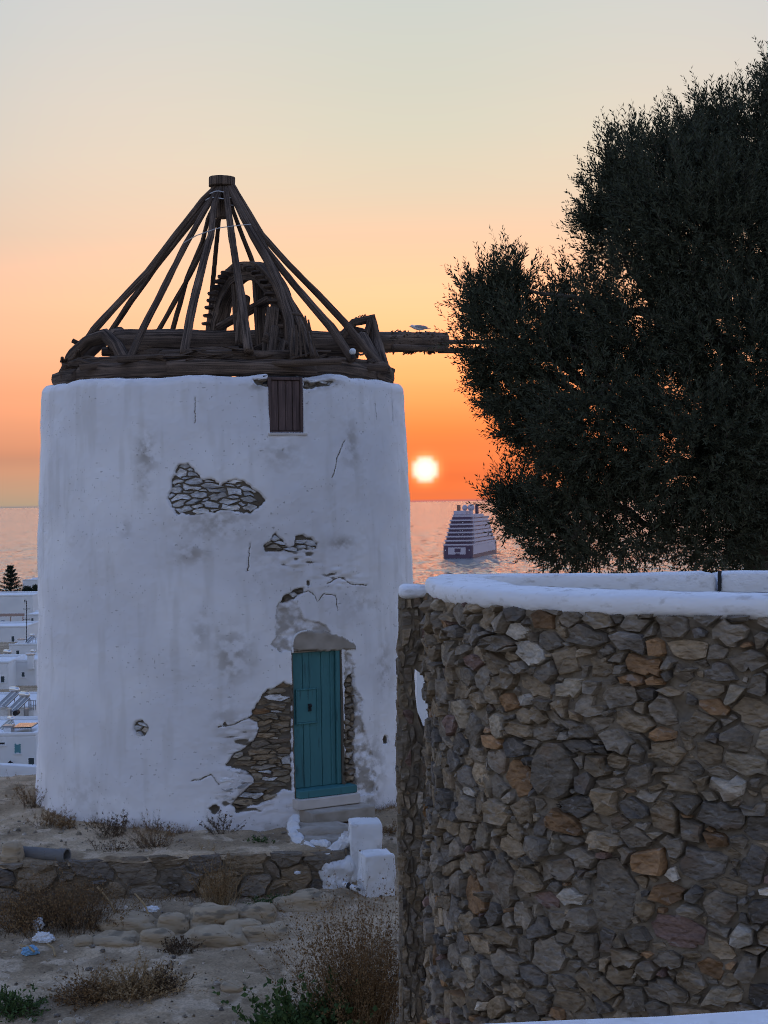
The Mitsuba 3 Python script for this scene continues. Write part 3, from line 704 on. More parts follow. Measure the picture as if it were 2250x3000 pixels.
# windshaft, brake wheel with its cogs
A0, A1 = W(330, 1004, 22.39), W(1302, 1002, 25.6)
ax = (A1 - A0) / np.linalg.norm(A1 - A0)
t_wheel = (1.79 + .406) / (1.79 + 3.91)
WC = A0 + (A1 - A0) * t_wheel
add_timber('windshaft', mill, [A0, A0 + (A1 - A0) * .3, A0 + (A1 - A0) * .6, A1], .19, n=60, seed=55, rough=.16, taper=.80, sides=14)
rb = np.random.default_rng(9); sp = []
for i in range(150):                                          # shaggy broken lagging on the outer end
    t = rb.uniform(.80, .995); c = A0 + (A1 - A0) * t
    a = rb.uniform(0, 2 * math.pi); e = np.array([0, 0, 1.]) * math.cos(a) + np.cross(ax, [0, 0, 1.]) * math.sin(a)
    s0 = c + e * .13
    m = timber([s0, s0 + e * rb.uniform(.03, .075) + ax * rb.normal(0, .05)], rb.uniform(.01, .028), n=3, seed=i, sides=5, taper=.4)
    sp.append(m)
v, f, uv = cat(sp)
obj('splinters', tm(v, f), 'old_wood', mill, uv=uv, kind='stuff', label='ragged splintered lagging on the outer windshaft')
add_timber('lagging_board', mill, [W(1150, 1018, 24.85), W(1300, 1022, 25.4)], .04, h=.05, seed=56, rough=.2, sq=.7, n=14)
for y0 in (1001, 1027):
    add_timber('sail_bar', mill, [W(1285, y0, 25.5), W(1400, y0 + 1, 25.9), W(1520, y0 + (2 if y0 > 1010 else 5), 26.3)], .045 if y0 > 1010 else .035, seed=y0, rough=.12, n=14)
e1 = np.cross([0, 0, 1.], ax); e1 /= np.linalg.norm(e1); e2 = np.cross(ax, e1)      # the wheel's plane


def ring_mesh(r0, r1, a0, a1, n=72, seed=1):
    q = np.arange(n) * 2 * math.pi / n
    prof = [(r0, a0), (r1, a0), (r1, a1), (r0, a1)]
    vs = []
    for r, a in prof:
        rr = r + (nnoise(np.stack([q * 5, q * 0 + r, q * 0 + a], -1), seed) - .5) * .035
        vs.append(WC + rr[:, None] * (np.cos(q)[:, None] * e1 + np.sin(q)[:, None] * e2) + (a + (nnoise(np.stack([q * 7, q * 0 + r, q * 0], -1), seed + 1) - .5) * .02)[:, None] * ax)
    v = np.stack(vs + [vs[0]], 0).reshape(-1, 3)
    uv = np.stack([np.tile(q * 1.1, 5), np.repeat(np.arange(5) * .15, n)], -1)
    return tm(v, grid_faces(5, n, True)), uv


m, uv = ring_mesh(.93, 1.19, -.12, .10)
wheel = obj('brake_wheel', m, 'old_wood', mill, smooth=28 if False else False, uv=uv, label='great toothed wooden wheel on the shaft')
for i in range(54):
    q = i * 2 * math.pi / 54
    d = math.cos(q) * e1 + math.sin(q) * e2
    c = WC + d * (1.10 + rb.normal(0, .006)); L = .15 + rb.normal(0, .012)
    tdir = -math.sin(q) * e1 + math.cos(q) * e2
    b = bx((-.032, -.045, -.02), (.032, .045, L), .008)
    vv = np.asarray(b.vertices); k = 1 - .45 * np.clip(vv[:, 2] / L, 0, 1)
    obj('cog', tm(c - ax * .10 + vv[:, :1] * k[:, None] * tdir + vv[:, 1:2] * k[:, None] * d - vv[:, 2:] * ax, b.faces), 'old_wood', wheel, uv=np.stack([vv[:, 2] + i, vv[:, 0] * .3 + i * .1], -1))
for o, vert in ((-.34, 1), (.30, 1), (-.16, 0), (.46, 0)):
    u_, w_ = (e2, e1) if vert else (e1, e2)
    sh = .16 if not vert else 0
    add_timber('clasp_arm', wheel, [WC + w_ * (o + sh) - u_ * 1.0 - ax * .02, WC + w_ * o - ax * .02, WC + w_ * (o - sh) + u_ * 1.0 - ax * .02], .085, h=.06, seed=300 + int(o * 100), rough=.12, sq=.75, n=18)
# bearing frame at the right, its posts and braces
for i, (pts, w_) in enumerate((([(1086, 938, 24.3), (1102, 1000, 24.2), (1125, 1085, 23.6)], .085), ([(1000, 990, 24.3), (1035, 945, 24.3), (1062, 940, 24.3), (1100, 932, 24.3)], .06), ([(1000, 982, 24.5), (1050, 935, 24.5)], .05), ([(1068, 1000, 24.1), (1083, 940, 24.2)], .045),
                               ([(1060, 985, 24.0), (1110, 1075, 23.3)], .09), ([(1035, 970, 24.6), (1095, 985, 24.6)], .07), ([(800, 905, 22.6), (783, 1060, 22.4)], .09), ([(772, 985, 22.4), (845, 1015, 22.4)], .07), ([(715, 870, 23.2), (705, 1010, 23.0)], .085),
                               ([(1080, 1055, 23.4), (1150, 1092, 23.2)], .06), ([(805, 960, 22.3), (790, 1075, 21.9)], .055), ([(828, 1000, 22.4), (812, 1060, 22.0)], .05))):
    add_timber('frame_post', mill, [W(*p) for p in pts], w_, seed=400 + i, rough=.2, sq=.6, n=16)
for i in range(3):
    add_wire('loose_wire', mill, [W(1056 + i * 8, 942, 24.3), W(1047 + i * 9, 930, 24.3), W(1056 + i * 7, 924 - i * 2, 24.3), W(1062 + i * 6, 934, 24.3)], .009, 'black_iron', n=9)
add_timber('peg', mill, [W(858, 918, 21.4), W(884, 923, 21.3)], .022, seed=500, rough=.3)

k = thing('globe_lamp', 'small round white globe lamp among the timbers at the right of the mill roof', 'lamp')
c = W(1033, 1030, 21.75)
obj('globe', trimesh.creation.icosphere(3, .046).apply_translation(c), 'globe_glass', k, smooth=True)
obj('socket', trimesh.creation.cylinder(.025, .05, sections=16).apply_translation(c - [0, 0, .065]), 'black_iron', k, smooth=30)

# the bird on the shaft
k = thing('gull', 'pale gull perched on the ragged end of the wooden windshaft', 'bird')
c = W(1228, 960, 25.0)
q = np.array(trimesh.creation.icosphere(4, 1.0).vertices); fb = trimesh.creation.icosphere(4, 1.0).faces
prof = np.clip(1 - .45 * np.clip(q[:, 0], 0, 1) ** 2, .1, 1)
body = np.stack([q[:, 0] * .115, q[:, 1] * .042 * prof, q[:, 2] * .040 * prof - .012 * q[:, 0]], 1)
hd = np.stack([q[:, 0] * .030 - .108, q[:, 1] * .024, q[:, 2] * .025 + .024], 1)
tail = trimesh.creation.box(extents=(.09, .035, .008)).apply_translation((.135, 0, -.018))
obj('body', tm(*cat([(body + c, fb), (hd + c, fb)])), 'bird_white', k, smooth=True)
obj('tail', tail.apply_translation(c), 'bird_grey', k)
for sy in (-1, 1):
    wg = np.stack([q[:, 0] * .10 + .035, q[:, 1] * .010 + sy * .040 * (1 - .3 * np.clip(q[:, 0], 0, 1)), q[:, 2] * .026 - .012 * q[:, 0] + .008], 1)
    obj('wing', tm(wg + c, fb), 'bird_grey', k, smooth=True)
    add_wire('leg', k, [c + [.0, sy * .015, -.035], c + [.005, sy * .015, -.085]], .004, 'black_iron')
obj('beak', trimesh.creation.cone(.008, .03, sections=8).apply_transform(trimesh.transformations.rotation_matrix(-math.pi / 2, [0, 1, 0])).apply_translation(c + [-.135, 0, .022]), 'grey_metal', k)

# ------------------------------------------------------------------ the round rubble wall in the foreground
RW, ZC = 3.0, 3.58
_t0 = W(1266, 2100, 12.2); _tx = _t0[0] / _t0[1]
CC = np.array([_t0[0], _t0[1]]) + RW * np.array([1, -_tx]) / math.hypot(1, _tx)
# s: metres round the wall, from the side that faces left, towards the front


def on_round(s, z, h=0.0):
    a = math.pi + np.asarray(s) / RW
    r = RW + h + .035 * np.clip((3.2 - np.asarray(z)) / 3, -1, 1)
    return np.stack([CC[0] + r * np.cos(a), CC[1] + r * np.sin(a), np.asarray(z) + 0 * a], -1)


def round_at(px, py):
    d = ray(px, py); r = RW
    a = d[0] ** 2 + d[1] ** 2; b = -2 * (d[0] * CC[0] + d[1] * CC[1]); c = CC @ CC - r * r
    k = (-b - math.sqrt(max(b * b - 4 * a * c, 0))) / (2 * a)
    p = CAM + k * d
    return (math.atan2(p[1] - CC[1], p[0] - CC[0]) % (2 * math.pi) - math.pi) * RW, p[2]


rw = thing('round_wall', 'tall curved rubble stone wall with smooth whitewashed top in the right foreground', 'wall')
S0, S1 = -.75, round_at(2249, 2200)[0] + .25
sg, zg = np.linspace(-1.0, S1 + .3, 330), np.linspace(-.9, 3.52, 300)
SG, ZG = np.meshgrid(sg, zg, indexing='ij')
p0 = on_round(SG, ZG)
core = on_round(SG, ZG, -.001 - .042 * smooth01((nfbm(p0 * 3.1, 3, 20) - .45) * 5) + (nfbm(p0 * 7, 4, 21) - .5) * .05 + (nfbm(p0 * 26, 3, 22) - .5) * .03)
obj('core', tm(core.reshape(-1, 3), grid_faces(len(sg), len(zg))), 'mortar', rw, smooth=True)
_bk = np.linspace(S1 + .28, math.pi * RW * 1.02, 30)
SB, ZB = np.meshgrid(_bk, np.linspace(-.9, 3.5, 8), indexing='ij')
obj('core', tm(on_round(SB, ZB).reshape(-1, 3), grid_faces(30, 8)), 'mortar', rw, smooth=True)
FIX = []                                                      # the stones one would recognise: photo rectangle, kind, lightness, turn
for x0, y0, x1, y1, k_, l_, ro in ((1556, 2146, 1702, 2370, 0, .80, .12), (1728, 2470, 1892, 2764, 0, .85, -.03), (1500, 1868, 1622, 1960, 4, 1.0, -.15), (1618, 1880, 1716, 1990, 1, 1.0, .2), (1718, 1912, 1816, 1996, 1, .95, 0), (1816, 1908, 1962, 1990, 3, .85, -.3), (1814, 1960, 1902, 2022, 3, .85, -.25),
                                   (2072, 1802, 2206, 1902, 0, 1.35, -.3), (1900, 1785, 2040, 1885, 0, 1.0, -.2), (1635, 1776, 1720, 1850, 0, 1.1, .6), (1545, 1776, 1640, 1866, 3, .55, -.5), (1810, 1798, 1920, 1856, 0, 1.0, 0), (1710, 1780, 1806, 1846, 1, .9, -.1), (1480, 2208, 1584, 2352, 3, .85, -.9),
                                   (1684, 2028, 1794, 2110, 0, 1.35, -.3), (1614, 2036, 1684, 2104, 1, 1.15, .1), (1470, 2024, 1540, 2094, 3, .9, -.2), (1912, 1998, 2026, 2044, 1, 1.25, -.05), (2030, 2030, 2160, 2106, 3, .85, -.25), (1976, 2070, 2100, 2164, 1, .75, 0), (2090, 2112, 2230, 2212, 0, 1.05, -.4),
                                   (2066, 2256, 2208, 2352, 4, .85, -.1), (1876, 2160, 2030, 2250, 1, 1.0, 0), (2022, 2160, 2150, 2252, 1, .8, -.2), (1750, 2120, 1874, 2212, 0, 1.0, -.35), (1660, 2108, 1760, 2166, 0, .95, .05), (1700, 2200, 1816, 2276, 1, .75, -.2), (1822, 2220, 1936, 2320, 0, .9, .1), (1930, 2256, 2066, 2336, 1, .95, 0),
                                   (1430, 2326, 1520, 2440, 1, 1.25, -.2), (1734, 2286, 1830, 2408, 1, 1.2, .0), (1894, 2328, 2016, 2460, 1, .85, -.1), (2024, 2338, 2212, 2442, 2, 1.0, -.1), (1576, 2372, 1744, 2450, 3, .7, -.1), (1812, 2410, 1920, 2500, 0, .95, -.5), (1974, 2466, 2164, 2592, 2, 1.1, .05), (2160, 2450, 2262, 2620, 2, 1.0, 0),
                                   (1896, 2566, 2030, 2668, 3, .72, -.15), (2056, 2434, 2160, 2490, 3, .6, -.3), (1644, 2588, 1738, 2668, 4, .95, -.1), (1440, 2482, 1534, 2688, 0, .9, -.1), (1890, 2660, 2110, 2790, 5, .90, -.4), (2046, 2600, 2180, 2710, 0, 1.1, -.1), (2130, 2694, 2236, 2774, 4, .8, .3), (1600, 2650, 1690, 2722, 0, 1.1, .1),
                                   (1366, 2546, 1440, 2692, 3, .8, -.1), (1566, 2732, 1682, 2864, 0, 1.25, .1), (1676, 2710, 1776, 2830, 0, .9, -.6), (1452, 2770, 1560, 2870, 0, 1.2, -.4), (1800, 2764, 1896, 2836, 1, .9, 0), (1906, 2770, 2020, 2850, 0, 1.0, 0), (1690, 2826, 1830, 2930, 1, .85, 0), (1886, 2850, 2046, 2950, 0, .85, .1), (1560, 2870, 1640, 2980, 0, .8, 0),
                                   (1628, 2890, 1740, 2970, 1, .9, 0), (2040, 2794, 2150, 2870, 3, .7, 0), (2150, 2780, 2250, 2880, 0, .9, .2), (1640, 2440, 1730, 2480, 0, .9, 0), (1470, 2440, 1560, 2520, 1, 1.2, -.4), (1366, 1820, 1426, 1910, 2, 1.3, .05), (1360, 1910, 1430, 1966, 5, .9, 0), (1392, 2020, 1440, 2090, 1, 1.2, 0),
                                   (1250, 1740, 1286, 1880, 1, .9, 0), (1370, 1760, 1410, 1800, 1, 1.2, 0), (1300, 1796, 1330, 1850, 3, .9, 0), (1490, 2110, 1580, 2160, 1, 1.2, -.2), (1330, 1990, 1390, 2060, 1, .9, 0), (2186, 1960, 2262, 2050, 0, .8, .1), (2060, 1930, 2180, 2010, 2, 1.2, -.1), (1960, 1940, 2050, 2000, 0, .9, 0), (2200, 1840, 2262, 1920, 0, 1.0, 0)):
    a, b = round_at(x0, (y0 + y1) / 2), round_at(x1, (y0 + y1) / 2)
    zt, zb = round_at((x0 + x1) / 2, y0)[1], round_at((x0 + x1) / 2, y1)[1]
    FIX.append(((a[0] + b[0]) / 2, (zt + zb) / 2, abs(b[0] - a[0]) / 2 * .95, abs(zt - zb) / 2 * .95, ro, k_, l_))
region = sbox(S0, .15, S1, 3.465)
st = lay_stones(region, on_round, (.022, .125), .66, 41, fixed=FIX, gap=.010, proud=(.006, .075), back=.06, res=.009, K=11, tints=[.42, .31, .14, .028, .022, .03, 0, .05], step=.84, tilt=.35, rot=.28)


def seen(s):
    c = s[0].mean(0); v = c - CAM
    n_ = np.array([c[0] - CC[0], c[1] - CC[1]]); n_ /= np.linalg.norm(n_)
    face = -(v[:2] @ n_) / np.linalg.norm(v)
    u = v @ RT / (v @ FW); w_ = v @ UP / (v @ FW)
    return s[3] * max(face, 0) / (v @ v) * (abs(u) < .245) * (abs(w_) < .325)


put_stones(st, rw, most=300, rank=seen)
# whitewashed coping: a lumpy rounded band, deep on top, hanging a little over the face
q = np.linspace(-.28, math.pi * RW * 1.0, 320)
prof = [(-.46, -.14), (-.46, -.03), (-.40, -.004), (-.25, .004), (-.10, .004), (.0, -.004), (.028, -.022), (.040, -.06), (.032, -.105), (.0, -.135), (-.06, -.14)]
cv = []
for h, dz in prof:
    pp = on_round(q, np.full(q.shape, 3.4))
    lump = (nfbm(np.stack([q * 1.6, q * 0 + h * 3, q * 0], -1), 3, 51) - .5) * .05 + (nfbm(np.stack([q * 7, q * 0 + h * 9, q * 0], -1), 3, 52) - .5) * (.085 if dz < -.1 else .022)
    endt = np.clip(1 - (q + .28) / .12, 0, 1)
    cv.append(on_round(q, ZC + dz + lump * .6 - .05 * endt ** 2, h + lump * .35 - .1 * endt ** 2))
cv = np.stack(cv, 1)
cap0, cap1 = cv[0].mean(0), cv[-1].mean(0)
n_ = len(prof)
v = np.vstack([cv.reshape(-1, 3), [cap0]]); f = np.vstack([grid_faces(len(q), n_), np.stack([np.arange(n_ - 1), np.arange(1, n_), np.full(n_ - 1, len(v) - 1)], 1)])
obj('coping', tm(v, f), 'coping_white', rw, smooth=True, label='smooth whitewashed top of the curved wall')
# terrace floor and the straight parapet across the back, cracked
fl = np.linspace(math.pi, 2 * math.pi, 40)
obj('terrace_floor', tm(np.vstack([[CC[0], CC[1], 3.05], np.stack([CC[0] + 2.8 * np.cos(fl), CC[1] + 2.8 * np.sin(fl), fl * 0 + 3.05], 1)]), np.stack([np.zeros(39, int), np.arange(1, 40), np.arange(2, 41)], 1)), 'soil', rw)
xc = W(2103, 1700, 12.2)[0]
yb = 12.16
for i, (xa, xb) in enumerate(((CC[0] - RW + .05, xc - .012), (xc + .014, CC[0] + RW))):
    obj('rear_parapet', rough_box((xa, yb, 1.2), (xb, yb + .42, ZC + .005), n=44, amp=.022, rnd=.05, seed=60 + i, fr=1.6), 'coping_white', rw, smooth=True, **({'label': 'whitewashed straight parapet behind the curved wall, cracked'} if i == 0 else {}))
rb = np.random.default_rng(31)
cr = [(xc, yb - .002, ZC - .25 + .27 * t) for t in np.linspace(0, 1, 9)]
cr = [(x + rb.normal(0, .008), y, z) for x, y, z in cr]
add_timber('crack', rw, cr, .014, bsdf='black_iron', n=12, seed=3, rough=.6)  # black strip set in the gap for the dark inside it
# the narrow wall end with a slit in it, just left of the curve
but = obj('wall_end', bx((-5, -5, -5), (-4.9, -4.9, -4.9)), 'mortar', rw)


def at_plane(px, py, y): return W(px, py, y)[[0, 2]]


yb2 = 12.55
pl = Polygon([at_plane(*p, yb2) for p in ((1177, 1748), (1186, 1742), (1300, 1742), (1320, 3000), (1320, 3900), (1176, 3900), (1178, 2990), (1174, 2500), (1168, 2200), (1170, 1990), (1173, 1850))])
hole = Polygon([at_plane(*p, yb2) for p in ((1216, 1962), (1238, 1975), (1252, 2020), (1266, 2150), (1240, 2138), (1222, 2095), (1214, 2030))])
shape = pl.difference(hole).segmentize(.05)
rb2 = np.random.default_rng(8)
m = trimesh.creation.extrude_polygon(shape, .30, engine='earcut')
vv = np.asarray(m.vertices)
P3 = np.stack([vv[:, 0], yb2 + .30 - vv[:, 2], vv[:, 1]], 1)
P3 += (np.stack([nfbm(P3 * 14, 3, 71 + i) for i in range(3)], -1) - .5) * .045
scene[but] = mikit.ply(tm(P3, m.faces), 'mortar', smooth=False)
labels[but] = {'label': 'narrow stone wall end with an upright slit through it'}
face = pl.difference(hole.buffer(.012)).intersection(sbox(-1, -.2, 2, 3.5)).buffer(-.004)
face = face.intersection(sbox(-1, .0, W(1275, 2000, yb2)[0], 4))
ws = lay_stones(face, lambda s, z, h: np.stack([s, yb2 - np.asarray(h), np.asarray(z)], -1), (.02, .052), 1.9, 43, gap=.008, proud=(.012, .045), back=.05, res=.006, K=9, tints=[.45, .40, .04, .02, .03, .02, 0, .04], rot=.15)
xl = lambda z: np.interp(z, [0, 1.2, 2.2, 2.8, 3.6], [W(1177, 2990, yb2)[0], W(1172, 2500, yb2)[0], W(1168, 2200, yb2)[0], W(1170, 1990, yb2)[0], W(1177, 1750, yb2)[0]])
ws += lay_stones(sbox(yb2 - .02, .0, yb2 + .3, 3.45), lambda s, z, h: np.stack([xl(z) - np.asarray(h) * .6, s, np.asarray(z)], -1), (.04, .10), .8, 44, gap=.01, proud=(.012, .04), back=.05, res=.008, K=10, tints=[.45, .40, .04, .02, .03, .02, 0, .04])
put_stones(ws, but, most=300, smooth=False)
a, b = W(1172, 1745, yb2 - .05), W(1290, 1745, yb2 - .05)
obj('wall_end_coping', rough_box((a[0] - .005, yb2 - .06, a[2] - .02), (b[0], yb2 + .36, W(1215, 1722, yb2)[2] + .01), n=22, amp=.02, rnd=.045, seed=72, fr=5), 'coping_white', rw, smooth=True, label='low whitewashed top of the narrow wall end')

# the parapet the photographer stands behind
pa = thing('near_parapet', 'smooth white parapet edge across the lower right corner, nearest the viewer', 'parapet')
pA, pB = W(1150, 3002, 2.95), W(2250, 2941, 3.03)
dirp = (pB - pA); dirp[2] = 0; dirp /= np.linalg.norm(dirp); nb = np.array([dirp[1], -dirp[0], 0])
mm = rough_box((-2.5, 0, -1.6), (3.2, .5, 0), n=60, amp=.006, rnd=.02, seed=80, fr=2)
vv = np.asarray(mm.vertices)
obj('top', tm(np.array([pA[0], pA[1], (pA[2] + pB[2]) / 2 - .004]) + vv[:, :1] * dirp + vv[:, 1:2] * nb + vv[:, 2:] * np.array([0, 0, 1.]), mm.faces), 'coping_white', pa, smooth=True)

# ------------------------------------------------------------------ the low terrace wall
lw = thing('terrace_wall', 'low dry stone retaining wall of big blocks below the mill', 'wall')
LWD = WALL_R - WALL_L; LWL = np.linalg.norm(LWD); LWD = LWD / LWL; LWN = np.array([LWD[1], -LWD[0]])


def on_low(s, z, h=0.0):
    s = np.asarray(s)
    b = .05 * np.sin(s * 1.3)
    return np.stack([WALL_L[0] + LWD[0] * s + LWN[0] * (np.asarray(h) + b), WALL_L[1] + LWD[1] * s + LWN[1] * (np.asarray(h) + b), np.asarray(z) + 0 * s], -1)


sg, zg = np.linspace(0, LWL, 150), np.linspace(-1.0, -.03, 24)
SG, ZG = np.meshgrid(sg, zg, indexing='ij'); p0 = on_low(SG, ZG)
obj('core', tm(on_low(SG, ZG, -.015 + (nfbm(p0 * 8, 3, 91) - .5) * .06).reshape(-1, 3), grid_faces(150, 24)), 'mortar', lw, smooth=True)
SG, HG = np.meshgrid(sg, np.linspace(.03, -.55, 16), indexing='ij'); p0 = on_low(SG, SG * 0, HG)
ztop = -.035 + (nfbm(p0 * 3, 3, 92) - .5) * .07 - np.where(HG > .01, .05, 0)
pt = on_low(SG, ztop, HG); obj('wall_top', tm(pt.reshape(-1, 3), grid_faces(150, 16)), 'soil', lw, smooth=True)
put_stones(lay_stones(sbox(.0, -.85, LWL, -.03), on_low, (.06, .23), .62, 45, gap=.014, proud=(.01, .08), back=.07, res=.012, K=11, tints=[.52, .24, .20, 0, .02, 0, 0, .02], tilt=.5, rot=.06), lw)

# ------------------------------------------------------------------ steps and whitewashed blocks by the door
sx0, sx1 = W(851, 2379, 20.6)[0], W(1047, 2379, 20.6)[0]
k = thing('door_step', 'cream stone doorstep slab over a grey tread under the teal door', 'step')
mm = rough_box((-dw / 2 - .06, -.2, .19), (dw / 2 + .16, .24, dz0 - .105), n=16, amp=.006, rnd=.015, seed=81)
obj('slab', D(mm), 'cream_stone', k, smooth=True)
mm = rough_box((-dw / 2 + .03, -.2, .02), (dw / 2 + .24, .48, .185), n=16, amp=.012, rnd=.02, seed=82)
obj('tread', D(mm), 'grey_cement', k, smooth=True)
k = thing('broken_steps', 'crumbling steps with ragged whitewash edges in front of the door', 'steps')
for x0, y0, x1, y1, d0, d1, zt in ((850, 2400, 1030, 2440, 19.95, 20.4, .10), (880, 2430, 1030, 2470, 19.65, 20.05, .03), (915, 2465, 1040, 2510, 19.40, 19.75, -.05)):
    a, b = W(x0, y0, d0)[0], W(x1, y0, d0)[0]
    obj('tread', rough_box((a, d0, -.6), (b, d1, zt), n=26, amp=.05, rnd=.06, seed=int(x0), fr=6), 'grey_cement', k, smooth=True)
for i, path in enumerate(([(862, 2392, 20.25), (858, 2420, 20.1), (868, 2446, 19.95), (884, 2466, 19.8), (900, 2482, 19.65), (925, 2500, 19.5), (945, 2520, 19.42)],
                          [(932, 2516, 19.4), (958, 2502, 19.38), (985, 2484, 19.42), (1006, 2466, 19.45), (1024, 2442, 19.5)], [(905, 2476, 19.7), (935, 2474, 19.6), (965, 2478, 19.55)])):
    v, f, uv = timber([W(*p) for p in path], .085 if i < 2 else .05, h=.05, n=60, seed=830 + i, rough=1.0, sides=18)
    v = v + (np.stack([nfbm(v * 16, 3, 840 + j) for j in range(3)], -1) - .5) * .07
    obj('whitewash_edge', tm(v, f), 'whitewash', k, smooth=True)
a, b = W(935, 2520, 19.3)[0], W(1040, 2520, 19.3)[0]
obj('side_wall', rough_box((a, 19.22, -.75), (b, 19.75, -.13), n=40, amp=.10, rnd=.09, seed=86, fr=4.5), 'whitewash', k, smooth=True)
k = thing('step_pier', 'stepped whitewashed masonry pier of two blocks beside the steps', 'pier')
bx0 = W(1041, 2640, 18.75)[0]
mm = rough_box((0, 0, -.75), (.365, .36, .02), n=34, amp=.032, rnd=.025, seed=84, fr=5); vv = np.asarray(mm.vertices)
ca, sa = math.cos(.42), math.sin(.42)


def turned(m, o, ang_):
    c_, s_ = math.cos(ang_), math.sin(ang_); v_ = np.asarray(m.vertices)
    return tm(np.array(o) + np.stack([v_[:, 0] * c_ - v_[:, 1] * s_, v_[:, 0] * s_ + v_[:, 1] * c_, v_[:, 2]], 1), m.faces)


o = W(1068, 2500, 18.75); o[2] = 0
obj('lower_block', turned(mm, o, .25), 'whitewash', k, smooth=True)
mm = rough_box((0, 0, -.4), (.375, .42, .295), n=34, amp=.026, rnd=.025, seed=85, fr=5)
o = W(1028, 2410, 19.25); o[2] = 0
obj('upper_block', turned(mm, o, .12), 'whitewash', k, smooth=True)

# ------------------------------------------------------------------ bedrock slabs and loose stones on the lower ground


def place_rock(name, parent, px0, py0, px1, py1, d, seed, flat=.55, deep=None, yaw=0.0, bsdf='bedrock_stone', amp=.10, **k):
    a, b = W(px0, (py0 + py1) / 2, d), W(px1, (py0 + py1) / 2, d)
    w_ = abs(b[0] - a[0]); c = (a + b) / 2
    zt, zb = W((px0 + px1) / 2, py0, d)[2], W((px0 + px1) / 2, py1, d)[2]
    dp = deep or max(w_ * .7, .25)
    m = trimesh.creation.icosphere(4, 1.0); v = np.asarray(m.vertices)
    q = np.sign(v) * np.abs(v) ** .50
    q = q * np.array([w_ / 2, dp / 2, (zt - zb) * .5 + .07])
    ang_ = yaw; q = np.stack([q[:, 0] * math.cos(ang_) - q[:, 1] * math.sin(ang_), q[:, 0] * math.sin(ang_) + q[:, 1] * math.cos(ang_), q[:, 2]], 1)
    p = q + np.array([c[0], d + dp * .3, (zt + zb) / 2 - .115])
    n_ = v
    lay_ = nnoise(np.stack([p[:, 0] * 1.5, p[:, 1] * 1.5, p[:, 2] * 13 + p[:, 0] * 2], -1), seed)
    p = p + n_ * (((nfbm(p * 4.2, 5, seed) - .5) * 2 * amp * min(w_, .8) + (lay_ - .5) * .06))[:, None]
    return obj(name, tm(p, m.faces), bsdf, parent, smooth=True, **k)


ROCKS = [(285, 2678, 470, 2742, 18.05), (452, 2668, 552, 2742, 18.0), (545, 2655, 700, 2742, 18.05), (690, 2645, 812, 2745, 18.2), (800, 2612, 985, 2716, 18.5), (212, 2744, 268, 2800, 17.45), (255, 2733, 410, 2790, 17.5), (400, 2722, 510, 2790, 17.5), (528, 2712, 725, 2800, 17.55), (700, 2705, 840, 2770, 17.7), (640, 2690, 760, 2740, 17.85)]
NAMES = ['low flat rock slab under the dry weeds, left of the pale slabs', 'blocky pale rock slab left of the middle of the outcrop', 'broad pale rock slab in the middle of the outcrop', 'pale rock slab right of the middle of the outcrop', 'large smooth rock mound just left of the white step pier', 'small rock block at the left end of the front ledge', 'long low rock of the front ledge at the left', 'rounded rock of the front ledge beside the dark weed', 'big rounded rock in the front of the outcrop', 'sloping rock at the right of the front ledge', 'rock step between the front and rear slabs']
for i, (r, nm) in enumerate(zip(ROCKS, NAMES)):
    k = thing('rock_slab', nm, 'rock', 'slabs of the bedrock outcrop below the terrace wall')
    del labels[k]
    place_rock('rock_slab', None, *r, seed=600 + i, amp=.15, yaw=(i % 3 - 1) * .12)
# (place_rock makes the entries themselves; their labels follow)
_rk = [q for q in scene if q.startswith('rock_slab')]
for q, nm in zip(_rk, NAMES):
    labels[q] = {'label': nm, 'category': 'rock', 'group': 'slabs of the bedrock outcrop below the terrace wall'}
rb = np.random.default_rng(61)
vs = []
tet = trimesh.creation.icosphere(1, 1.0)
for i in range(2600):
    x = rb.uniform(-6.5, .4); y = rb.uniform(14.2, 22.2)
    if abs(y - wall_y(x)) < .35 or np.hypot(x - TC[0], y - TC[1]) < 2.85: continue
    r = min(.005 * math.exp(rb.exponential(.62)), .030)
    v = np.asarray(tet.vertices) * r * rb.uniform(.6, 1.3, 3) * (1 + rb.normal(0, .15, (len(tet.vertices), 1))) + [x, y, float(ground_z(x, y)) + r * .2]
    vs.append((v, tet.faces, np.tile([[(rb.choice([0, 1, 2, 4, 7]) + .5) / 8, rb.uniform(.35, .75)]], (len(v), 1))))
v, f, uv = cat(vs)
obj('gravel', tm(v, f), 'rubble_stone', uv=uv, kind='stuff', label='loose pebbles strewn over the dusty ground', cat='gravel')
LOOSE = [(0, 2460, 62, 2525, 19.0, 'grey boulder at the left edge on the terrace beside the pipe', .6), (658, 2688, 690, 2712, 17.9, 'small dark stone by the rock outcrop', .5), (650, 2866, 708, 2886, 16.0, 'flat grey stone lying on the bare lower ground', .4), (905, 2722, 940, 2740, 18.0, 'flat stone on the slope below the step pier', .4), (180, 2976, 216, 2986, 15.0, 'thin dark stone lying at the very front of the ground', .4)]
for i, (x0, y0, x1, y1, d, nm, dp) in enumerate(LOOSE):
    place_rock('loose_stone', None, x0, y0, x1, y1, d, 700 + i, deep=dp * .5, bsdf='bedrock_stone', amp=.12, label=nm, cat='stone')

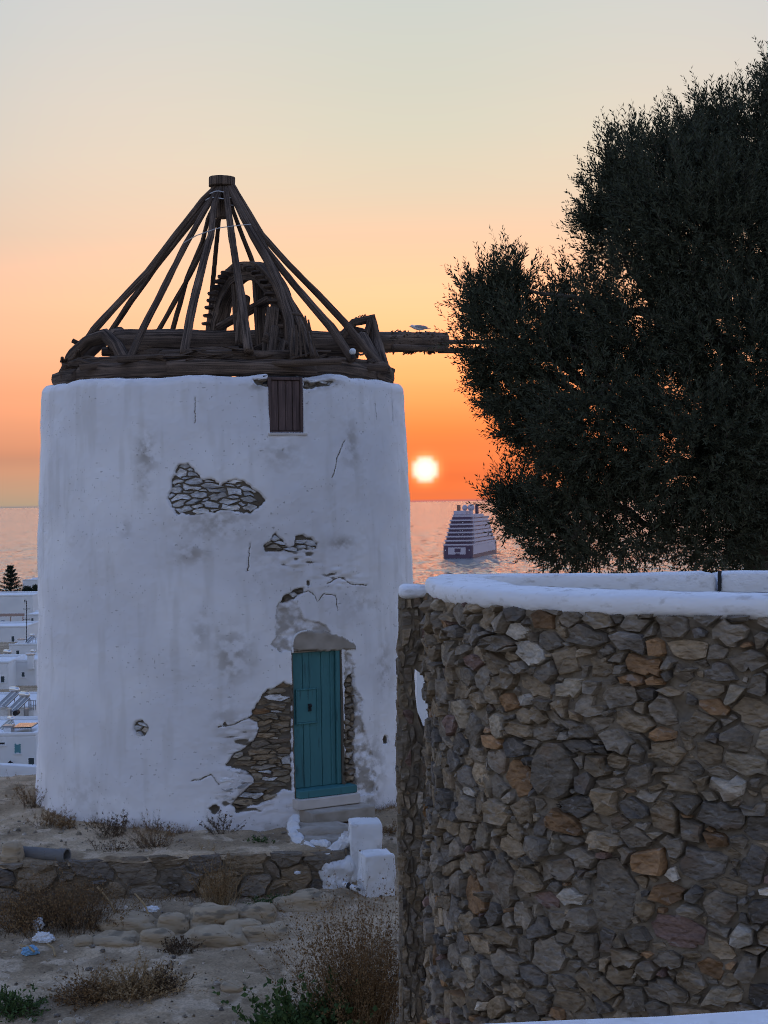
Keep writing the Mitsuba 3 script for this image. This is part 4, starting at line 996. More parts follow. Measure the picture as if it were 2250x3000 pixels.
# the pipe on the terrace
k = thing('old_pipe', 'grey old pipe lying on the terrace with its dark open end to the right', 'pipe')
a, b = W(40, 2498, 19.35), W(196, 2508, 19.05)
n_ = 26; dq = (b - a) / np.linalg.norm(b - a); e1_ = np.cross(dq, [0, 0, 1.]); e1_ /= np.linalg.norm(e1_); e2_ = np.cross(e1_, dq)
q = np.arange(n_) * 2 * np.pi / n_
ringp = lambda c, r: c + r * (np.cos(q)[:, None] * e1_ + np.sin(q)[:, None] * e2_)
v = np.vstack([ringp(a, .085), ringp(a + (b - a) * .5, .082), ringp(b - dq * .1, .078), ringp(b - dq * .1, .088), ringp(b, .088), ringp(b, .07), ringp(b - dq * .35, .07), ringp(b - dq * .35, .001)])
v = v + (nfbm(v * 12, 3, 5)[:, None] - .5) * .012
obj('tube', tm(v, grid_faces(8, n_, True)[:, ::-1]), 'pipe_grey', k, smooth=30)

# ------------------------------------------------------------------ litter


def crumpled(px0, py0, px1, py1, d, seed, amp=.5):
    a, b = W(px0, py1, d), W(px1, py0, d)
    c = (a + b) / 2; h = np.array([abs(b[0] - a[0]) / 2, abs(b[0] - a[0]) * .35, abs(b[2] - a[2]) / 2])
    m = trimesh.creation.icosphere(4, 1.0); v = np.asarray(m.vertices)
    r = 1 + amp * 2 * (nfbm(v * 2.2 + seed, 3, seed) - .5) - .35 * np.abs(nnoise(v * 4 + seed, seed + 1) - .5) * 2
    return tm(c + v * r[:, None] * h, m.faces)


for args, bs, nm, ct in (((96, 2690, 130, 2726, 17.9, 1), 'white_plastic', 'crumpled white and blue plastic bag caught in the brown weeds, upper piece', 'plastic bag'), ((98, 2730, 160, 2768, 17.6, 2), 'white_plastic', 'larger crumpled white plastic bag lying at the foot of the brown weeds', 'plastic bag'),
                         ((62, 2772, 114, 2800, 17.2, 3), 'blue_plastic', 'light blue plastic bag on the ground below the white one', 'plastic bag'), ((424, 2654, 466, 2672, 18.35, 4), 'white_plastic', 'torn white paper scrap at the foot of the terrace wall', 'litter'), ((862, 2552, 880, 2562, 19.15, 5), 'white_plastic', 'small white scrap lodged in the terrace wall', 'litter')):
    obj('litter' if ct == 'litter' else 'plastic_bag', crumpled(*args), bs, smooth=30, label=nm, cat=ct)
k = thing('plastic_bottle', 'crushed clear plastic bottle lying left of the white step pier', 'bottle')
a, b = W(1006, 2590, 18.9), W(1046, 2604, 18.75)
v, f, uv = timber([a, a + (b - a) * .5, b], .034, n=16, seed=9, rough=.3, sides=14)
obj('bottle_body', tm(v, f), 'white_plastic', k, smooth=True)
v, f, uv = timber([b, b + (b - a) * .2], .016, n=4, seed=9, rough=.05, sides=12)
obj('cap', tm(v, f), 'dark_glass', k, smooth=True)
v, f, uv = timber([a + (b - a) * .35, a + (b - a) * .6], .0365, n=5, seed=9, rough=.2, sides=14)
obj('bottle_label', tm(v, f), 'black_iron', k, smooth=True)
for i, (p0, p1, nm) in enumerate((((285, 2598, 18.3), (345, 2690, 18.2), 'thin bare stick leaning among the weeds, left one'), ((395, 2618, 18.35), (440, 2690, 18.2), 'thin bare stick leaning against the terrace wall, right one'), ((140, 2765, 17.4), (162, 2800, 17.1), 'pale dry twig on the ground beside the white bag'), ((60, 2770, 17.4), (100, 2788, 17.0), 'pale twig beside the blue bag'))):
    v, f, uv = timber([W(*p0), (W(*p0) + W(*p1)) / 2 + [0.02, 0, .02], W(*p1)], .012, n=10, seed=i, rough=.3, sides=6)
    obj('stick', tm(v, f), 'straw', smooth=True, uv=np.tile([[.6, .5]], (len(v), 1)), label=nm, cat='stick')

# ------------------------------------------------------------------ plants


def blades(o, d, L, w, bend, rng, segs=3):
    """Curved tapering blades from points o along d: (v, f, uv)."""
    n = len(o)
    side = np.cross(d, rng.normal(0, 1, (n, 3))); side /= np.linalg.norm(side, axis=1, keepdims=True)
    vs = []
    for i in range(segs + 1):
        t = i / segs
        c = o + d * (L * t)[:, None] + bend * (L * t * t)[:, None]
        ww = (w * (1 - t * .85))[:, None]
        vs += [c - side * ww, c + side * ww]
    v = np.stack(vs, 1)
    k = 2 * (segs + 1)
    f1 = np.array([[2 * i, 2 * i + 1, 2 * i + 3] for i in range(segs)] + [[2 * i, 2 * i + 3, 2 * i + 2] for i in range(segs)])
    f = (np.arange(n)[:, None, None] * k + f1[None]).reshape(-1, 3)
    u = np.repeat(rng.uniform(0, 1, n), k)
    return v.reshape(-1, 3), f, np.stack([u, np.tile(np.repeat(np.linspace(0, 1, segs + 1), 2), n)], -1)


def leaves(o, d, L, w, rng, fold=.3):
    """Folded lance-shaped leaves: two triangles each."""
    n = len(o)
    side = np.cross(d, rng.normal(0, 1, (n, 3))); side /= np.linalg.norm(side, axis=1, keepdims=True) + 1e-9
    up = np.cross(side, d)
    tip = o + d * L[:, None]
    mid = o + d * (L * .48)[:, None]
    a = mid + side * w[:, None] + up * (w * fold)[:, None]; b = mid - side * w[:, None] + up * (w * fold)[:, None]
    v = np.stack([o, a, tip, b], 1).reshape(-1, 3)
    f = (np.arange(n)[:, None, None] * 4 + np.array([[0, 1, 2], [0, 2, 3]])[None]).reshape(-1, 3)
    u = np.repeat(np.clip(rng.beta(1.5, 2.5, n), 0, 1), 4)
    return v, f, np.stack([u, np.tile([0, .5, 1, .5], n)], -1)


def unit(v): return v / (np.linalg.norm(v, axis=-1, keepdims=True) + 1e-12)


def shrub(px, py, d, width, height, n, seed, label, mat_='dry_leaf', stem='dark_scrub', leaf=(.03, .008), spread=.6, per=10, name='dry_shrub', cat_='shrub', droop=0.0, group=None, zbase=None, stem_w=.004):
    rng = np.random.default_rng(seed)
    k = thing(name, label, cat_, group)
    b = W(px, py, d)
    o = np.stack([rng.normal(0, width * .22, n), rng.normal(0, width * .18, n), np.zeros(n)], -1) + b
    if zbase is None: o[:, 2] = ground_z(o[:, 0], o[:, 1]) - .02
    else: o[:, 2] = zbase
    dr_ = np.stack([rng.normal(0, spread, n), rng.normal(0, spread, n), np.ones(n)], -1) + (o - b) * [1.6, 1.6, 0] / max(width, .05) * spread
    dr_ = unit(dr_)
    L = height * rng.uniform(.45, 1.0, n) ** .8
    bend = rng.normal(0, .22, (n, 3)) - [0, 0, droop]
    v, f, uv = blades(o, dr_, L, np.full(n, stem_w), bend, rng, 4)
    obj('stems', tm(v, f), stem, k, uv=uv)
    m = n * per
    i = rng.integers(0, n, m); t = rng.uniform(.25, 1.0, m) ** .7
    p = o[i] + dr_[i] * (L[i] * t)[:, None] + bend[i] * (L[i] * t * t)[:, None]
    dd = unit(dr_[i] + rng.normal(0, .7, (m, 3)))
    v, f, uv = leaves(p + rng.normal(0, width * .02, (m, 3)), dd, leaf[0] * rng.uniform(.5, 1.3, m), leaf[1] * rng.uniform(.5, 1.3, m), rng)
    obj('foliage', tm(v, f), mat_, k, uv=uv)
    return k


G1 = None
shrub(340, 2440, 20.35, .30, .36, 46, 1, 'tallest dark scrubby weed against the white mill base', 'dark_scrub', leaf=(.035, .008))
shrub(308, 2438, 20.4, .14, .34, 18, 2, 'thin dark weed just left of the tallest one at the mill base', 'dark_scrub')
shrub(463, 2425, 20.5, .12, .26, 16, 3, 'single small dark weed at the middle of the mill base', 'dark_scrub')
shrub(650, 2440, 20.3, .22, .30, 34, 4, 'dark weed at the mill base left of the steps', 'dark_scrub')
shrub(200, 2415, 20.7, .35, .20, 40, 5, 'low weed with pale tips at the mill base on the left', 'dry_leaf')
shrub(145, 2405, 20.9, .42, .28, 60, 6, 'brown weeds piled against the left foot of the mill', 'dry_leaf')
shrub(105, 2395, 22.2, .35, .50, 50, 7, 'rusty brown weed standing at the left edge of the mill', 'dry_leaf')
shrub(450, 2505, 19.7, .36, .42, 110, 8, 'rusty dried bush on the terrace edge below the mill', 'dry_leaf', leaf=(.022, .007))
shrub(345, 2515, 19.5, .36, .26, 60, 9, 'bare grey twiggy plant on the pale terrace ground', 'dark_scrub', per=2, spread=.9)
shrub(290, 2510, 19.5, .10, .28, 12, 10, 'thin dark twig plant on the terrace left of the bare one', 'dark_scrub', per=4)
shrub(640, 2655, 18.75, .34, .62, 170, 11, 'tall straw coloured bush growing up against the terrace wall', 'dry_leaf', stem='straw', leaf=(.03, .006), spread=.25, per=9)
shrub(600, 2500, 19.4, .22, .20, 40, 12, 'wispy straw weed on top of the terrace wall', 'straw', stem='straw', per=5)
shrub(70, 2720, 18.0, .95, .42, 330, 13, 'broad patch of dark brown dead weeds at the foot of the terrace wall, far left', 'dry_leaf', spread=.55)
shrub(215, 2700, 18.1, .80, .62, 300, 14, 'tall reddish brown dead weeds before the terrace wall, right of the bags', 'dry_leaf', spread=.35, leaf=(.028, .006))
shrub(330, 2690, 18.2, .6, .26, 110, 15, 'low brown grass at the foot of the terrace wall behind the rock slabs', 'dry_leaf', spread=.8)
shrub(110, 2590, 18.5, .7, .45, 130, 16, 'thin brown weeds rising in front of the terrace wall at the left', 'dry_leaf', per=5, spread=.3)
shrub(265, 2920, 15.75, .42, .34, 260, 17, 'brown dried tussock on the lower ground, left of the pale one', 'dry_leaf', spread=1.0, droop=.15)
shrub(405, 2905, 15.85, .50, .42, 360, 18, 'pale straw tussock on the lower ground, the larger of the two', 'straw', stem='dry_leaf', spread=.95, droop=.1)
shrub(478, 2890, 15.95, .25, .28, 120, 19, 'dark dry tuft at the right end of the straw tussock', 'dark_scrub', spread=.8)
shrub(42, 2935, 15.5, .42, .22, 150, 20, 'low grey green plant at the lower left edge', 'green_leaf', leaf=(.045, .011), spread=1.2, name='green_plant', cat_='plant')
shrub(525, 2790, 17.3, .25, .22, 70, 21, 'dark little weed in the cleft of the rock outcrop', 'dark_scrub', spread=.8)
shrub(800, 2655, 18.9, .55, .10, 80, 22, 'low green weeds along the foot of the terrace wall near the steps', 'green_leaf', spread=1.2, name='green_plant', cat_='plant')
shrub(760, 2468, 20.0, .25, .07, 40, 23, 'tiny green tuft on the terrace left of the steps', 'green_leaf', spread=1.2, name='green_plant', cat_='plant')
shrub(1150, 2440, 20.4, .3, .16, 40, 24, 'small rusty weed at the mill base right of the white pier', 'dry_leaf')
shrub(1065, 3010, 14.55, .62, 1.36, 760, 25, 'big rust brown dry bush with tiny seed heads beside the round stone wall', 'dry_leaf', leaf=(.026, .008), spread=.22, per=16, stem='dry_leaf', stem_w=.003)
shrub(990, 2990, 14.8, .55, 1.10, 300, 26, 'open wispy dry stalks at the left side of the big brown bush', 'dark_scrub', leaf=(.018, .005), spread=.36, per=8, stem='dry_leaf', stem_w=.0025)
shrub(880, 3020, 14.35, .46, .66, 300, 27, 'bright leafy green bush at the bottom of the picture left of the dry bush', 'green_leaf', stem='green_leaf', leaf=(.06, .024), spread=.5, per=12, name='green_bush', cat_='bush')
shrub(760, 2990, 14.5, .5, .30, 40, 28, 'few bare upright stalks on the ground left of the green bush', 'dark_scrub', per=2, spread=.25)
shrub(690, 2690, 18.0, .3, .10, 60, 29, 'reddish dry tuft among the rock slabs', 'dry_leaf', spread=1.0)
rng = np.random.default_rng(71)                               # grass along the foot of the mill and of the wall
th = rng.uniform(-1.35, 1.1, 2600); rr = 2.80 + np.abs(rng.normal(0, .16, len(th)))
o = np.stack([TC[0] + rr * np.sin(th), TC[1] - rr * np.cos(th), th * 0], -1)
o = o[nnoise(np.stack([th * 6, th * 0, th * 0], -1), 3) > .42]
x = rng.uniform(-6, -.9, 1500); o2 = np.stack([x, wall_y(x) + rng.normal(-.12, .10, len(x)), x * 0], -1)
o = np.vstack([o, o2]); o[:, 2] = ground_z(o[:, 0], o[:, 1]) - .01
v, f, uv = blades(o, unit(np.stack([rng.normal(0, .5, len(o)), rng.normal(0, .5, len(o)), np.ones(len(o))], -1)), rng.uniform(.03, .13, len(o)), np.full(len(o), .0035), rng.normal(0, .25, (len(o), 3)), rng, 2)
obj('dry_grass', tm(v, f), 'dry_leaf', uv=uv, kind='stuff', label='short dry grass along the mill base and the terrace wall', cat='grass')

# ------------------------------------------------------------------ the olive tree
tree = thing('olive_tree', 'large dark olive tree spreading behind the round stone wall', 'tree')
DT_ = 15.7
BLOB = [(1655, 175, 55, 0), (1725, 150, 80, .2), (1560, 270, 88, -.1), (1490, 255, 62, .2), (1400, 370, 125, -.2), (1300, 400, 80, .2), (1310, 330, 55, .1), (1262, 440, 45, 0), (1480, 320, 90, .3), (1640, 300, 110, -.3), (1350, 520, 95, .3), (1500, 500, 180, -.5), (1660, 500, 170, .1), (1400, 690, 150, -.4), (1270, 690, 90, .2), (1095, 640, 66, .1), (1045, 640, 40, .2), (1060, 710, 62, 0), (1150, 720, 85, -.2), (1110, 595, 36, 0),
        (1600, 760, 210, -.6), (1210, 800, 110, -.1), (1100, 850, 58, .2), (1060, 800, 38, .1), (1300, 900, 140, -.5), (1500, 950, 190, -.7), (1180, 930, 70, .1), (1130, 910, 52, 0), (1260, 1050, 100, -.2), (1120, 1105, 66, .3), (1078, 1090, 36, .3), (1180, 1160, 74, .1), (1350, 1130, 118, -.3), (1550, 1140, 120, -.4), (1660, 1010, 150, -.2), (1650, 1150, 90, .1), (1450, 1165, 75, .3),
        (1800, 380, 200, .1), (1820, 700, 220, 0), (1820, 1020, 200, 0), (1780, 220, 120, .2), (1990, 500, 190, .4), (2000, 850, 210, .3), (1320, 790, 70, .4), (1440, 820, 80, .6), (1240, 1170, 55, .2)]
rng = np.random.default_rng(17)
OS, DS, CS, OL, DL = [], [], [], [], []
cen_t = W(1700 * 1.3562, 700 * 1.3562, DT_)
BLOB = [(x + (48 if y < 460 and x < 1700 else 34 if y > 1040 and x < 1260 else 0), y + (46 if y < 460 else 24 if x < 1160 and y < 730 else 0), r * (.88 if x < 1160 and y < 730 else 1), q) for x, y, r, q in BLOB]
for bx_, by_, br_, dd in BLOB:
    c = W(bx_ * 1.3562, by_ * 1.3562, DT_ + dd * 1.3); r = br_ * 1.3562 * (DT_ + dd) / F * .90
    CS.append((c, r))
    ns = int(50 + 2300 * r * r + 1700 * r ** 3)
    u = unit(rng.normal(0, 1, (ns, 3)))
    lump = .75 + .5 * nfbm(u * 1.8 + c, 3, int(bx_))
    rad = r * (rng.uniform(.05, 1, ns) ** .42) * lump
    OS.append(c + u * rad[:, None])
    nl = int(12 + 70 * r)                                     # long leading shoots that break the outline
    ul = unit(rng.normal(0, 1, (nl, 3)) + unit(c - cen_t) * .8 + [0, 0, .5])
    for q in np.linspace(0, .17, 2): OL.append(c + ul * r * .92 + (unit(ul + [0, 0, .9]) * q)); DL.append(unit(ul * .6 + [0, 0, .8] + rng.normal(0, .2, (nl, 3))))
    DS.append(unit(u * .9 + unit(c - cen_t) * .35 + [0, 0, .55] + rng.normal(0, .35, (ns, 3))))
o = np.vstack(OS); d = np.vstack(DS)
dens = nfbm(o * 2.1, 3, 77)
keep = dens > .42
o, d = np.vstack([o[keep]] + OL), np.vstack([d[keep]] + DL)
Lsh = rng.uniform(.12, .34, len(o))
k = 16
t = np.tile(np.linspace(.05, 1, k), len(o)); i = np.repeat(np.arange(len(o)), k)
p = o[i] + d[i] * (Lsh[i] * t)[:, None]
sd = np.cross(d, rng.normal(0, 1, d.shape)); sd = unit(sd); sd2 = np.cross(d, sd)
alt = np.tile(np.arange(k), len(o)); a_ = (alt % 2) * np.pi + (alt // 2) * 1.9
ld = unit(d[i] * .95 + (np.cos(a_)[:, None] * sd[i] + np.sin(a_)[:, None] * sd2[i]) * .75 + rng.normal(0, .14, (len(i), 3)))
sz = rng.uniform(.7, 1.25, len(i)) * (1.05 - .45 * t)
v, f, uv = leaves(p, ld, .070 * sz, .0095 * sz, rng)
obj('crown', tm(v, f), 'olive_leaf', tree, uv=uv)
tw, tf, tu = blades(o, d, Lsh * 1.0, np.full(len(o), .0022), rng.normal(0, .05, (len(o), 3)), rng, 1)
obj('twigs', tm(tw, tf), 'bark', tree, uv=tu)
TB = W(1640 * 1.3562, 1240 * 1.3562, DT_ + .2); TB[2] = .6


def bough(a, b, w0, w1, seed):
    rb_ = np.random.default_rng(seed)
    q = np.linspace(0, 1, 8)[:, None]
    pts = a + (b - a) * q + np.sin(q * math.pi) * rb_.normal(0, .12, 3) + rb_.normal(0, .03, (8, 3)) * (q > 0) * (q < 1)
    v, f, uv = timber(pts, w0, n=16, seed=seed, rough=.2, taper=w1 / w0, sides=8)
    return v, f


fork = W(1650 * 1.3562, 1050 * 1.3562, DT_)
v, f = bough(TB, fork, .22, .17, 900)
obj('trunk', tm(v, f), 'bark', tree, smooth=True)
lim = []
mains = [W(x * 1.3562, y * 1.3562, DT_ + q) for x, y, q in ((1400, 900, -.2), (1500, 650, -.2), (1680, 600, .2), (1850, 800, .2), (1300, 1080, 0))]
for j, mpt in enumerate(mains): lim.append(bough(fork, mpt, .12, .06, 910 + j))
for j, (c, r) in enumerate(CS):
    m_ = min(mains, key=lambda q: np.linalg.norm(q - c)); lim.append(bough(m_, c, .05, .012, 930 + j))
v, f = cat(lim)
obj('limbs', tm(v, f), 'bark', tree, smooth=True)

# ------------------------------------------------------------------ the town below, at the left


def house(label, px0, px1, y0, d, deep, zbot=-19.5, rim=.25, windows=(), yaw=0.0, cat_='house', lines=()):
    """A whitewashed cube house: walls, parapet roof, shuttered windows. windows: (px, py, width m, height m, material)."""
    k = thing('white_house', label, cat_)
    a, b = W(px0, y0, d), W(px1, y0, d)
    zt = (a[2] + b[2]) / 2
    obj('wall', bx((a[0], d, zbot), (b[0], d + deep, zt), .06), 'town_white', k)
    rf = obj('roof', bx((a[0] - .04, d + .35, zt - .1), (b[0] - .3, d + deep - .3, zt + .02)), 'town_white', k)
    for lo, hi in (((a[0] - .03, d - .03, zt + .003), (b[0] + .03, d + .3, zt + rim)), ((b[0] - .27, d + .303, zt + .003), (b[0] + .03, d + deep, zt + rim * .9)), ((a[0], d + deep - .3, zt + .003), (b[0] - .28, d + deep, zt + rim * 1.05))):
        obj('parapet', bx(lo, hi, .05), 'coping_white' if False else 'town_white', rf)
    for px, py, w_, h_, mt in windows:
        c = W(px, py, d)
        w = obj('window', bx((c[0] - w_ / 2, d - .03, c[2] - h_ / 2), (c[0] + w_ / 2, d + .1, c[2] + h_ / 2), .01), mt, k)
        for sx in (-1, 1):
            obj('frame', bx((c[0] + sx * w_ / 2 - .05, d - .06, c[2] - h_ / 2 - .05), (c[0] + sx * w_ / 2 + .05, d - .02, c[2] + h_ / 2 + .05)), mt if mt == 'teal_shutter' else 'town_white', w)
        obj('sill', bx((c[0] - w_ / 2 - .12, d - .14, c[2] - h_ / 2 - .12), (c[0] + w_ / 2 + .12, d - .02, c[2] - h_ / 2 - .04)), 'town_white', w)
    return k, zt


def heater(label, px, py, d, yaw=0.0, sc=1.0, turn=0.0):
    """A roof solar water heater: tilted glazed panel, bright horizontal tank at its head, stand."""
    k = thing('solar_water_heater', label, 'solar water heater', 'solar water heaters on the town roofs')
    o = W(px, py, d)
    c_, s_ = math.cos(turn), math.sin(turn)
    M = lambda m: tm(o + np.stack([m.vertices[:, 0] * c_ - m.vertices[:, 1] * s_, m.vertices[:, 0] * s_ + m.vertices[:, 1] * c_, m.vertices[:, 2]], 1) * sc, m.faces)
    t = trimesh.creation.capsule(height=.95, radius=.28, count=[16, 12]); t.apply_transform(trimesh.transformations.rotation_matrix(math.pi / 2, [1, 0, 0])); t.apply_translation((0, .47, 0))
    obj('tank', M(t), 'bright_metal', k, smooth=True)
    n_ = np.array([-.80, 0, -.60])
    for sy in (-.42, .42):
        p = bx((-.0, sy - .38, -.04), (1.9, sy + .38, .04)); vv = np.asarray(p.vertices)
        q = np.stack([-.15 + n_[0] * vv[:, 0] + -.6 * vv[:, 2], vv[:, 1], -.22 + n_[2] * vv[:, 0] + .8 * vv[:, 2]], 1)
        pn = obj('panel', M(tm(q, p.faces)), 'panel_glass', k)
        for e in (-.36, .36):
            p2 = bx((-.02, sy + e - .035, .042), (1.92, sy + e + .035, .075)); vv = np.asarray(p2.vertices)
            q = np.stack([-.15 + n_[0] * vv[:, 0] + -.6 * vv[:, 2], vv[:, 1], -.22 + n_[2] * vv[:, 0] + .8 * vv[:, 2]], 1)
            obj('panel_edge', M(tm(q, p2.faces)), 'bright_metal', pn)
    for x, y in ((0, -.5), (0, .5), (-1.5, -.5), (-1.5, .5)):
        obj('leg', M(bx((x - .03, y - .03, -1.45), (x + .03, y + .03, -.3 if x == 0 else -1.3))), 'grey_metal', k)


house('nearest white house with a small teal shuttered window, lowest in the town', -160, 104, 2158, 115, 9, windows=((52, 2193, .32, .58, 'teal_shutter'), (6, 2178, .5, .12, 'black_iron'), (92, 2236, .5, .75, 'dark_glass')))
house('white house with a broad roof terrace under the pair of large solar heaters', -150, 98, 2078, 150, 12, rim=.2, windows=((30, 2112, .5, .7, 'dark_glass'), (80, 2116, .4, .5, 'teal_shutter')))
house('plain white house wall at the left edge behind the solar heaters', -130, 24, 1946, 188, 9, rim=.3, windows=((8, 1990, .5, .7, 'dark_glass'),))
house('white house with a small dark flag-like window, right of the plain wall', 27, 104, 1940, 192, 9, rim=.3, windows=((68, 1976, .42, .55, 'dark_glass'),))
house('low white house behind with a stepped roof terrace at the right', 26, 108, 1892, 228, 10, rim=.3, windows=((52, 1915, .5, .9, 'dark_glass'), (84, 1922, .5, .5, 'teal_shutter')))
house('white house with one small dark window halfway up the town', -110, 76, 1840, 250, 10, rim=.3, windows=((38, 1872, .5, .85, 'dark_glass'),))
house('tall narrow white house at the right of the town strip', 66, 112, 1804, 272, 10, rim=.3, windows=((95, 1816, .45, .55, 'dark_glass'),))
house('topmost white house of the town with one tiny dark vent', -120, 96, 1748, 300, 12, rim=.3, windows=((73, 1761, .35, .5, 'dark_glass'),))
house('pale low roof behind the dark trees at the top of the town', 66, 125, 1700, 352, 10, rim=.2)
house('flat roofed white house seen through the slit of the stone wall end', 1170, 1330, 1962, 108, 30, zbot=-17, rim=.05)
k = thing('boundary_wall', 'low white boundary wall below the nearest town house', 'wall')
a, b = W(-80, 2235, 60), W(106, 2252, 60)
mm = rough_box((a[0], 60, -9), (b[0], 60.5, a[2]), n=30, amp=.05, rnd=.08, seed=95, fr=1.0); vv = np.array(mm.vertices)
vv[:, 2] -= (vv[:, 2] > -7) * (vv[:, 0] - a[0]) / (b[0] - a[0]) * .18
obj('body', tm(vv, mm.faces), 'town_white', k, smooth=True)
for args in (('left one of the two large solar water heaters', 50, 2021, 150, 0, 1.0, .75), ('right one of the two large solar water heaters', 79, 2036, 148, 0, 1.0, .75), ('solar water heater with a bright metal tank on the nearest house roof', 36, 2106, 119, 0, .62, .6),
             ('small solar water heater high in the town below the pergola', 55, 1826, 268, 0, .75, .8), ('small solar water heater at the right edge, middle of the town', 99, 1861, 232, 0, .75, .8), ('solar water heater at the left edge, middle of the town', 27, 1910, 208, 0, 1.1, .7), ('dark solar water heater at the right edge above the plain walls', 101, 1908, 214, 0, .75, .7)):
    heater(*args)
k = thing('pergola', 'timber pergola beam coloured pink as if lit in front of the topmost house', 'pergola')
a, b = W(-60, 1803, 268), W(70, 1801, 268)
obj('beam', bx((a[0], 268, a[2] - .22), (b[0], 268.5, a[2] + .22), .03), 'pink_lit_timber', k)  # the pink of the lit plank is put into the timber colour
for px in (30, 66):
    c = W(px, 1803, 268); obj('post', bx((c[0] - .08, 268.1, c[2] - 3), (c[0] + .08, 268.3, c[2] - .225)), 'pink_lit_timber', k)
k = thing('roof_tanks', 'black barrel and metal drums on the roof below the large solar heaters', 'water tank')
c = W(48, 2088, 146); cyl = lambda r, h, p, ax_: trimesh.creation.cylinder(r, h, sections=18).apply_transform(trimesh.transformations.rotation_matrix(math.pi / 2, ax_)).apply_translation(p)
obj('drum', cyl(.24, .9, c, [1, 0, 0]), 'black_iron', k, smooth=30)
obj('drum', trimesh.creation.cylinder(.22, .7, sections=18).apply_translation(W(77, 2088, 146)), 'grey_metal', k, smooth=30)
obj('drum', trimesh.creation.cylinder(.20, .7, sections=18).apply_translation(W(28, 2086, 146)), 'bright_metal', k, smooth=30)
k = thing('rooftop_antenna', 'thin dark antenna mast on the roof at the right of the town', 'antenna')
c0, c1 = W(78, 1880, 225), W(78, 1760, 225)
add_wire('mast', k, [c0, c1], .06, 'black_iron', n=3)
for t in (.55, .8): add_wire('crossbar', k, [c0 + (c1 - c0) * t - [.5, 0, 0], c0 + (c1 - c0) * t + [.5, 0, 0]], .04, 'black_iron', n=3)
k = thing('wall_lamp', 'small dark lamp on the white wall of the nearest house', 'lamp')
c = W(30, 2236, 114.8)
obj('shade', trimesh.creation.cone(.22, .2, sections=14).apply_translation(c), 'black_iron', k, smooth=30)
obj('arm', bx(c + [-.03, 0, -.3], c + [.03, .2, -.003]), 'black_iron', k)
for x, y, d, w_, h_, nm in ((12, 1790, 300.5, 1.1, 1.3, 'white chimney on the wall below the topmost roof'), (86, 1932, 191, .7, .9, 'small white chimney on the right plain house'), (18, 2140, 116, .5, .35, 'low white chimney on the nearest house roof'), (60, 1884, 229, .9, .8, 'white roof box beside the antenna')):
    k = thing('chimney', nm, 'chimney')
    c = W(x, y, d)
    obj('shaft', bx((c[0] - w_ / 2, d + .4, c[2] - 1.2), (c[0] + w_ / 2, d + 1.2, c[2] + h_ / 2)), 'town_white', k)
    obj('cap', bx((c[0] - w_ / 2 - .1, d + .3, c[2] + h_ / 2 + .003), (c[0] + w_ / 2 + .1, d + 1.3, c[2] + h_ / 2 + .12)), 'grey_metal', k)
k = thing('roof_railing', 'thin grey railing on the roof behind the large solar heaters', 'railing')
for px in (84, 91, 98, 104):
    c = W(px, 2062, 150); add_wire('post', k, [c - [0, 0, .6], c + [0, 0, .35]], .035, 'grey_metal', n=3)
for dz_ in (-.1, .33):
    add_wire('rail', k, [W(83, 2062, 150) + [0, 0, dz_], W(106, 2064, 150) + [0, 0, dz_]], .03, 'grey_metal', n=3)
k = thing('awning', 'dark flat awning along the roof edge of the nearest house', 'awning')
a, b = W(44, 2128, 117), W(98, 2124, 117)
obj('canopy', bx((a[0], 116.2, a[2] - .05), (b[0], 118.5, a[2] + .05)), 'dark_glass', k)
for q in (a[0] + .05, b[0] - .05): obj('post', bx((q - .03, 116.4, a[2] - .9), (q + .03, 116.46, a[2] - .053)), 'grey_metal', k)
k = thing('satellite_dish', 'small dark satellite dish on the roof at the left edge', 'satellite dish')
c = W(8, 1826, 262)
dsh = trimesh.creation.icosphere(3, .55); vv = np.asarray(dsh.vertices) * [1, .35, 1]
obj('dish', tm(vv + c, dsh.faces), 'grey_metal', k, smooth=True); add_wire('mast', k, [c - [0, 0, 1.6], c], .05, 'grey_metal', n=3)
# trees of the town
k = thing('norfolk_pine', 'dark tiered pine tree standing above the white roofs', 'tree')
tp, bs = W(33, 1664, 330), W(33, 1800, 330)
v, f, uv = timber([bs - [0, 0, 4], bs, tp], .16, n=10, seed=2, rough=.1, taper=.25)
obj('trunk', tm(v, f), 'bark', k, smooth=True)
rng = np.random.default_rng(23); O, DD, LL = [], [], []
H = tp[2] - bs[2]
for tier in np.linspace(.12, .985, 11):
    L = (1 - tier) * 4.4 + .45
    for a in np.arange(7) * 2 * math.pi / 7 + rng.uniform(0, 1):
        t = rng.uniform(0, 1, 150); e = np.array([math.cos(a), math.sin(a), .12])
        O.append(bs + [0, 0, H * tier] + np.outer(t * L, e) + np.stack([t * 0, t * 0, .45 * t * t], 1) + rng.normal(0, .07 + .10 * (1 - t[:, None]), (150, 3)))
        DD.append(unit(e * .6 + rng.normal(0, .6, (150, 3)) + [0, 0, .3]))
O, DD = np.vstack(O), np.vstack(DD)
v, f, uv = leaves(O, DD, rng.uniform(.18, .36, len(O)), np.full(len(O), .06), rng)
obj('crown', tm(v, f), 'pine_needle', k, uv=uv)


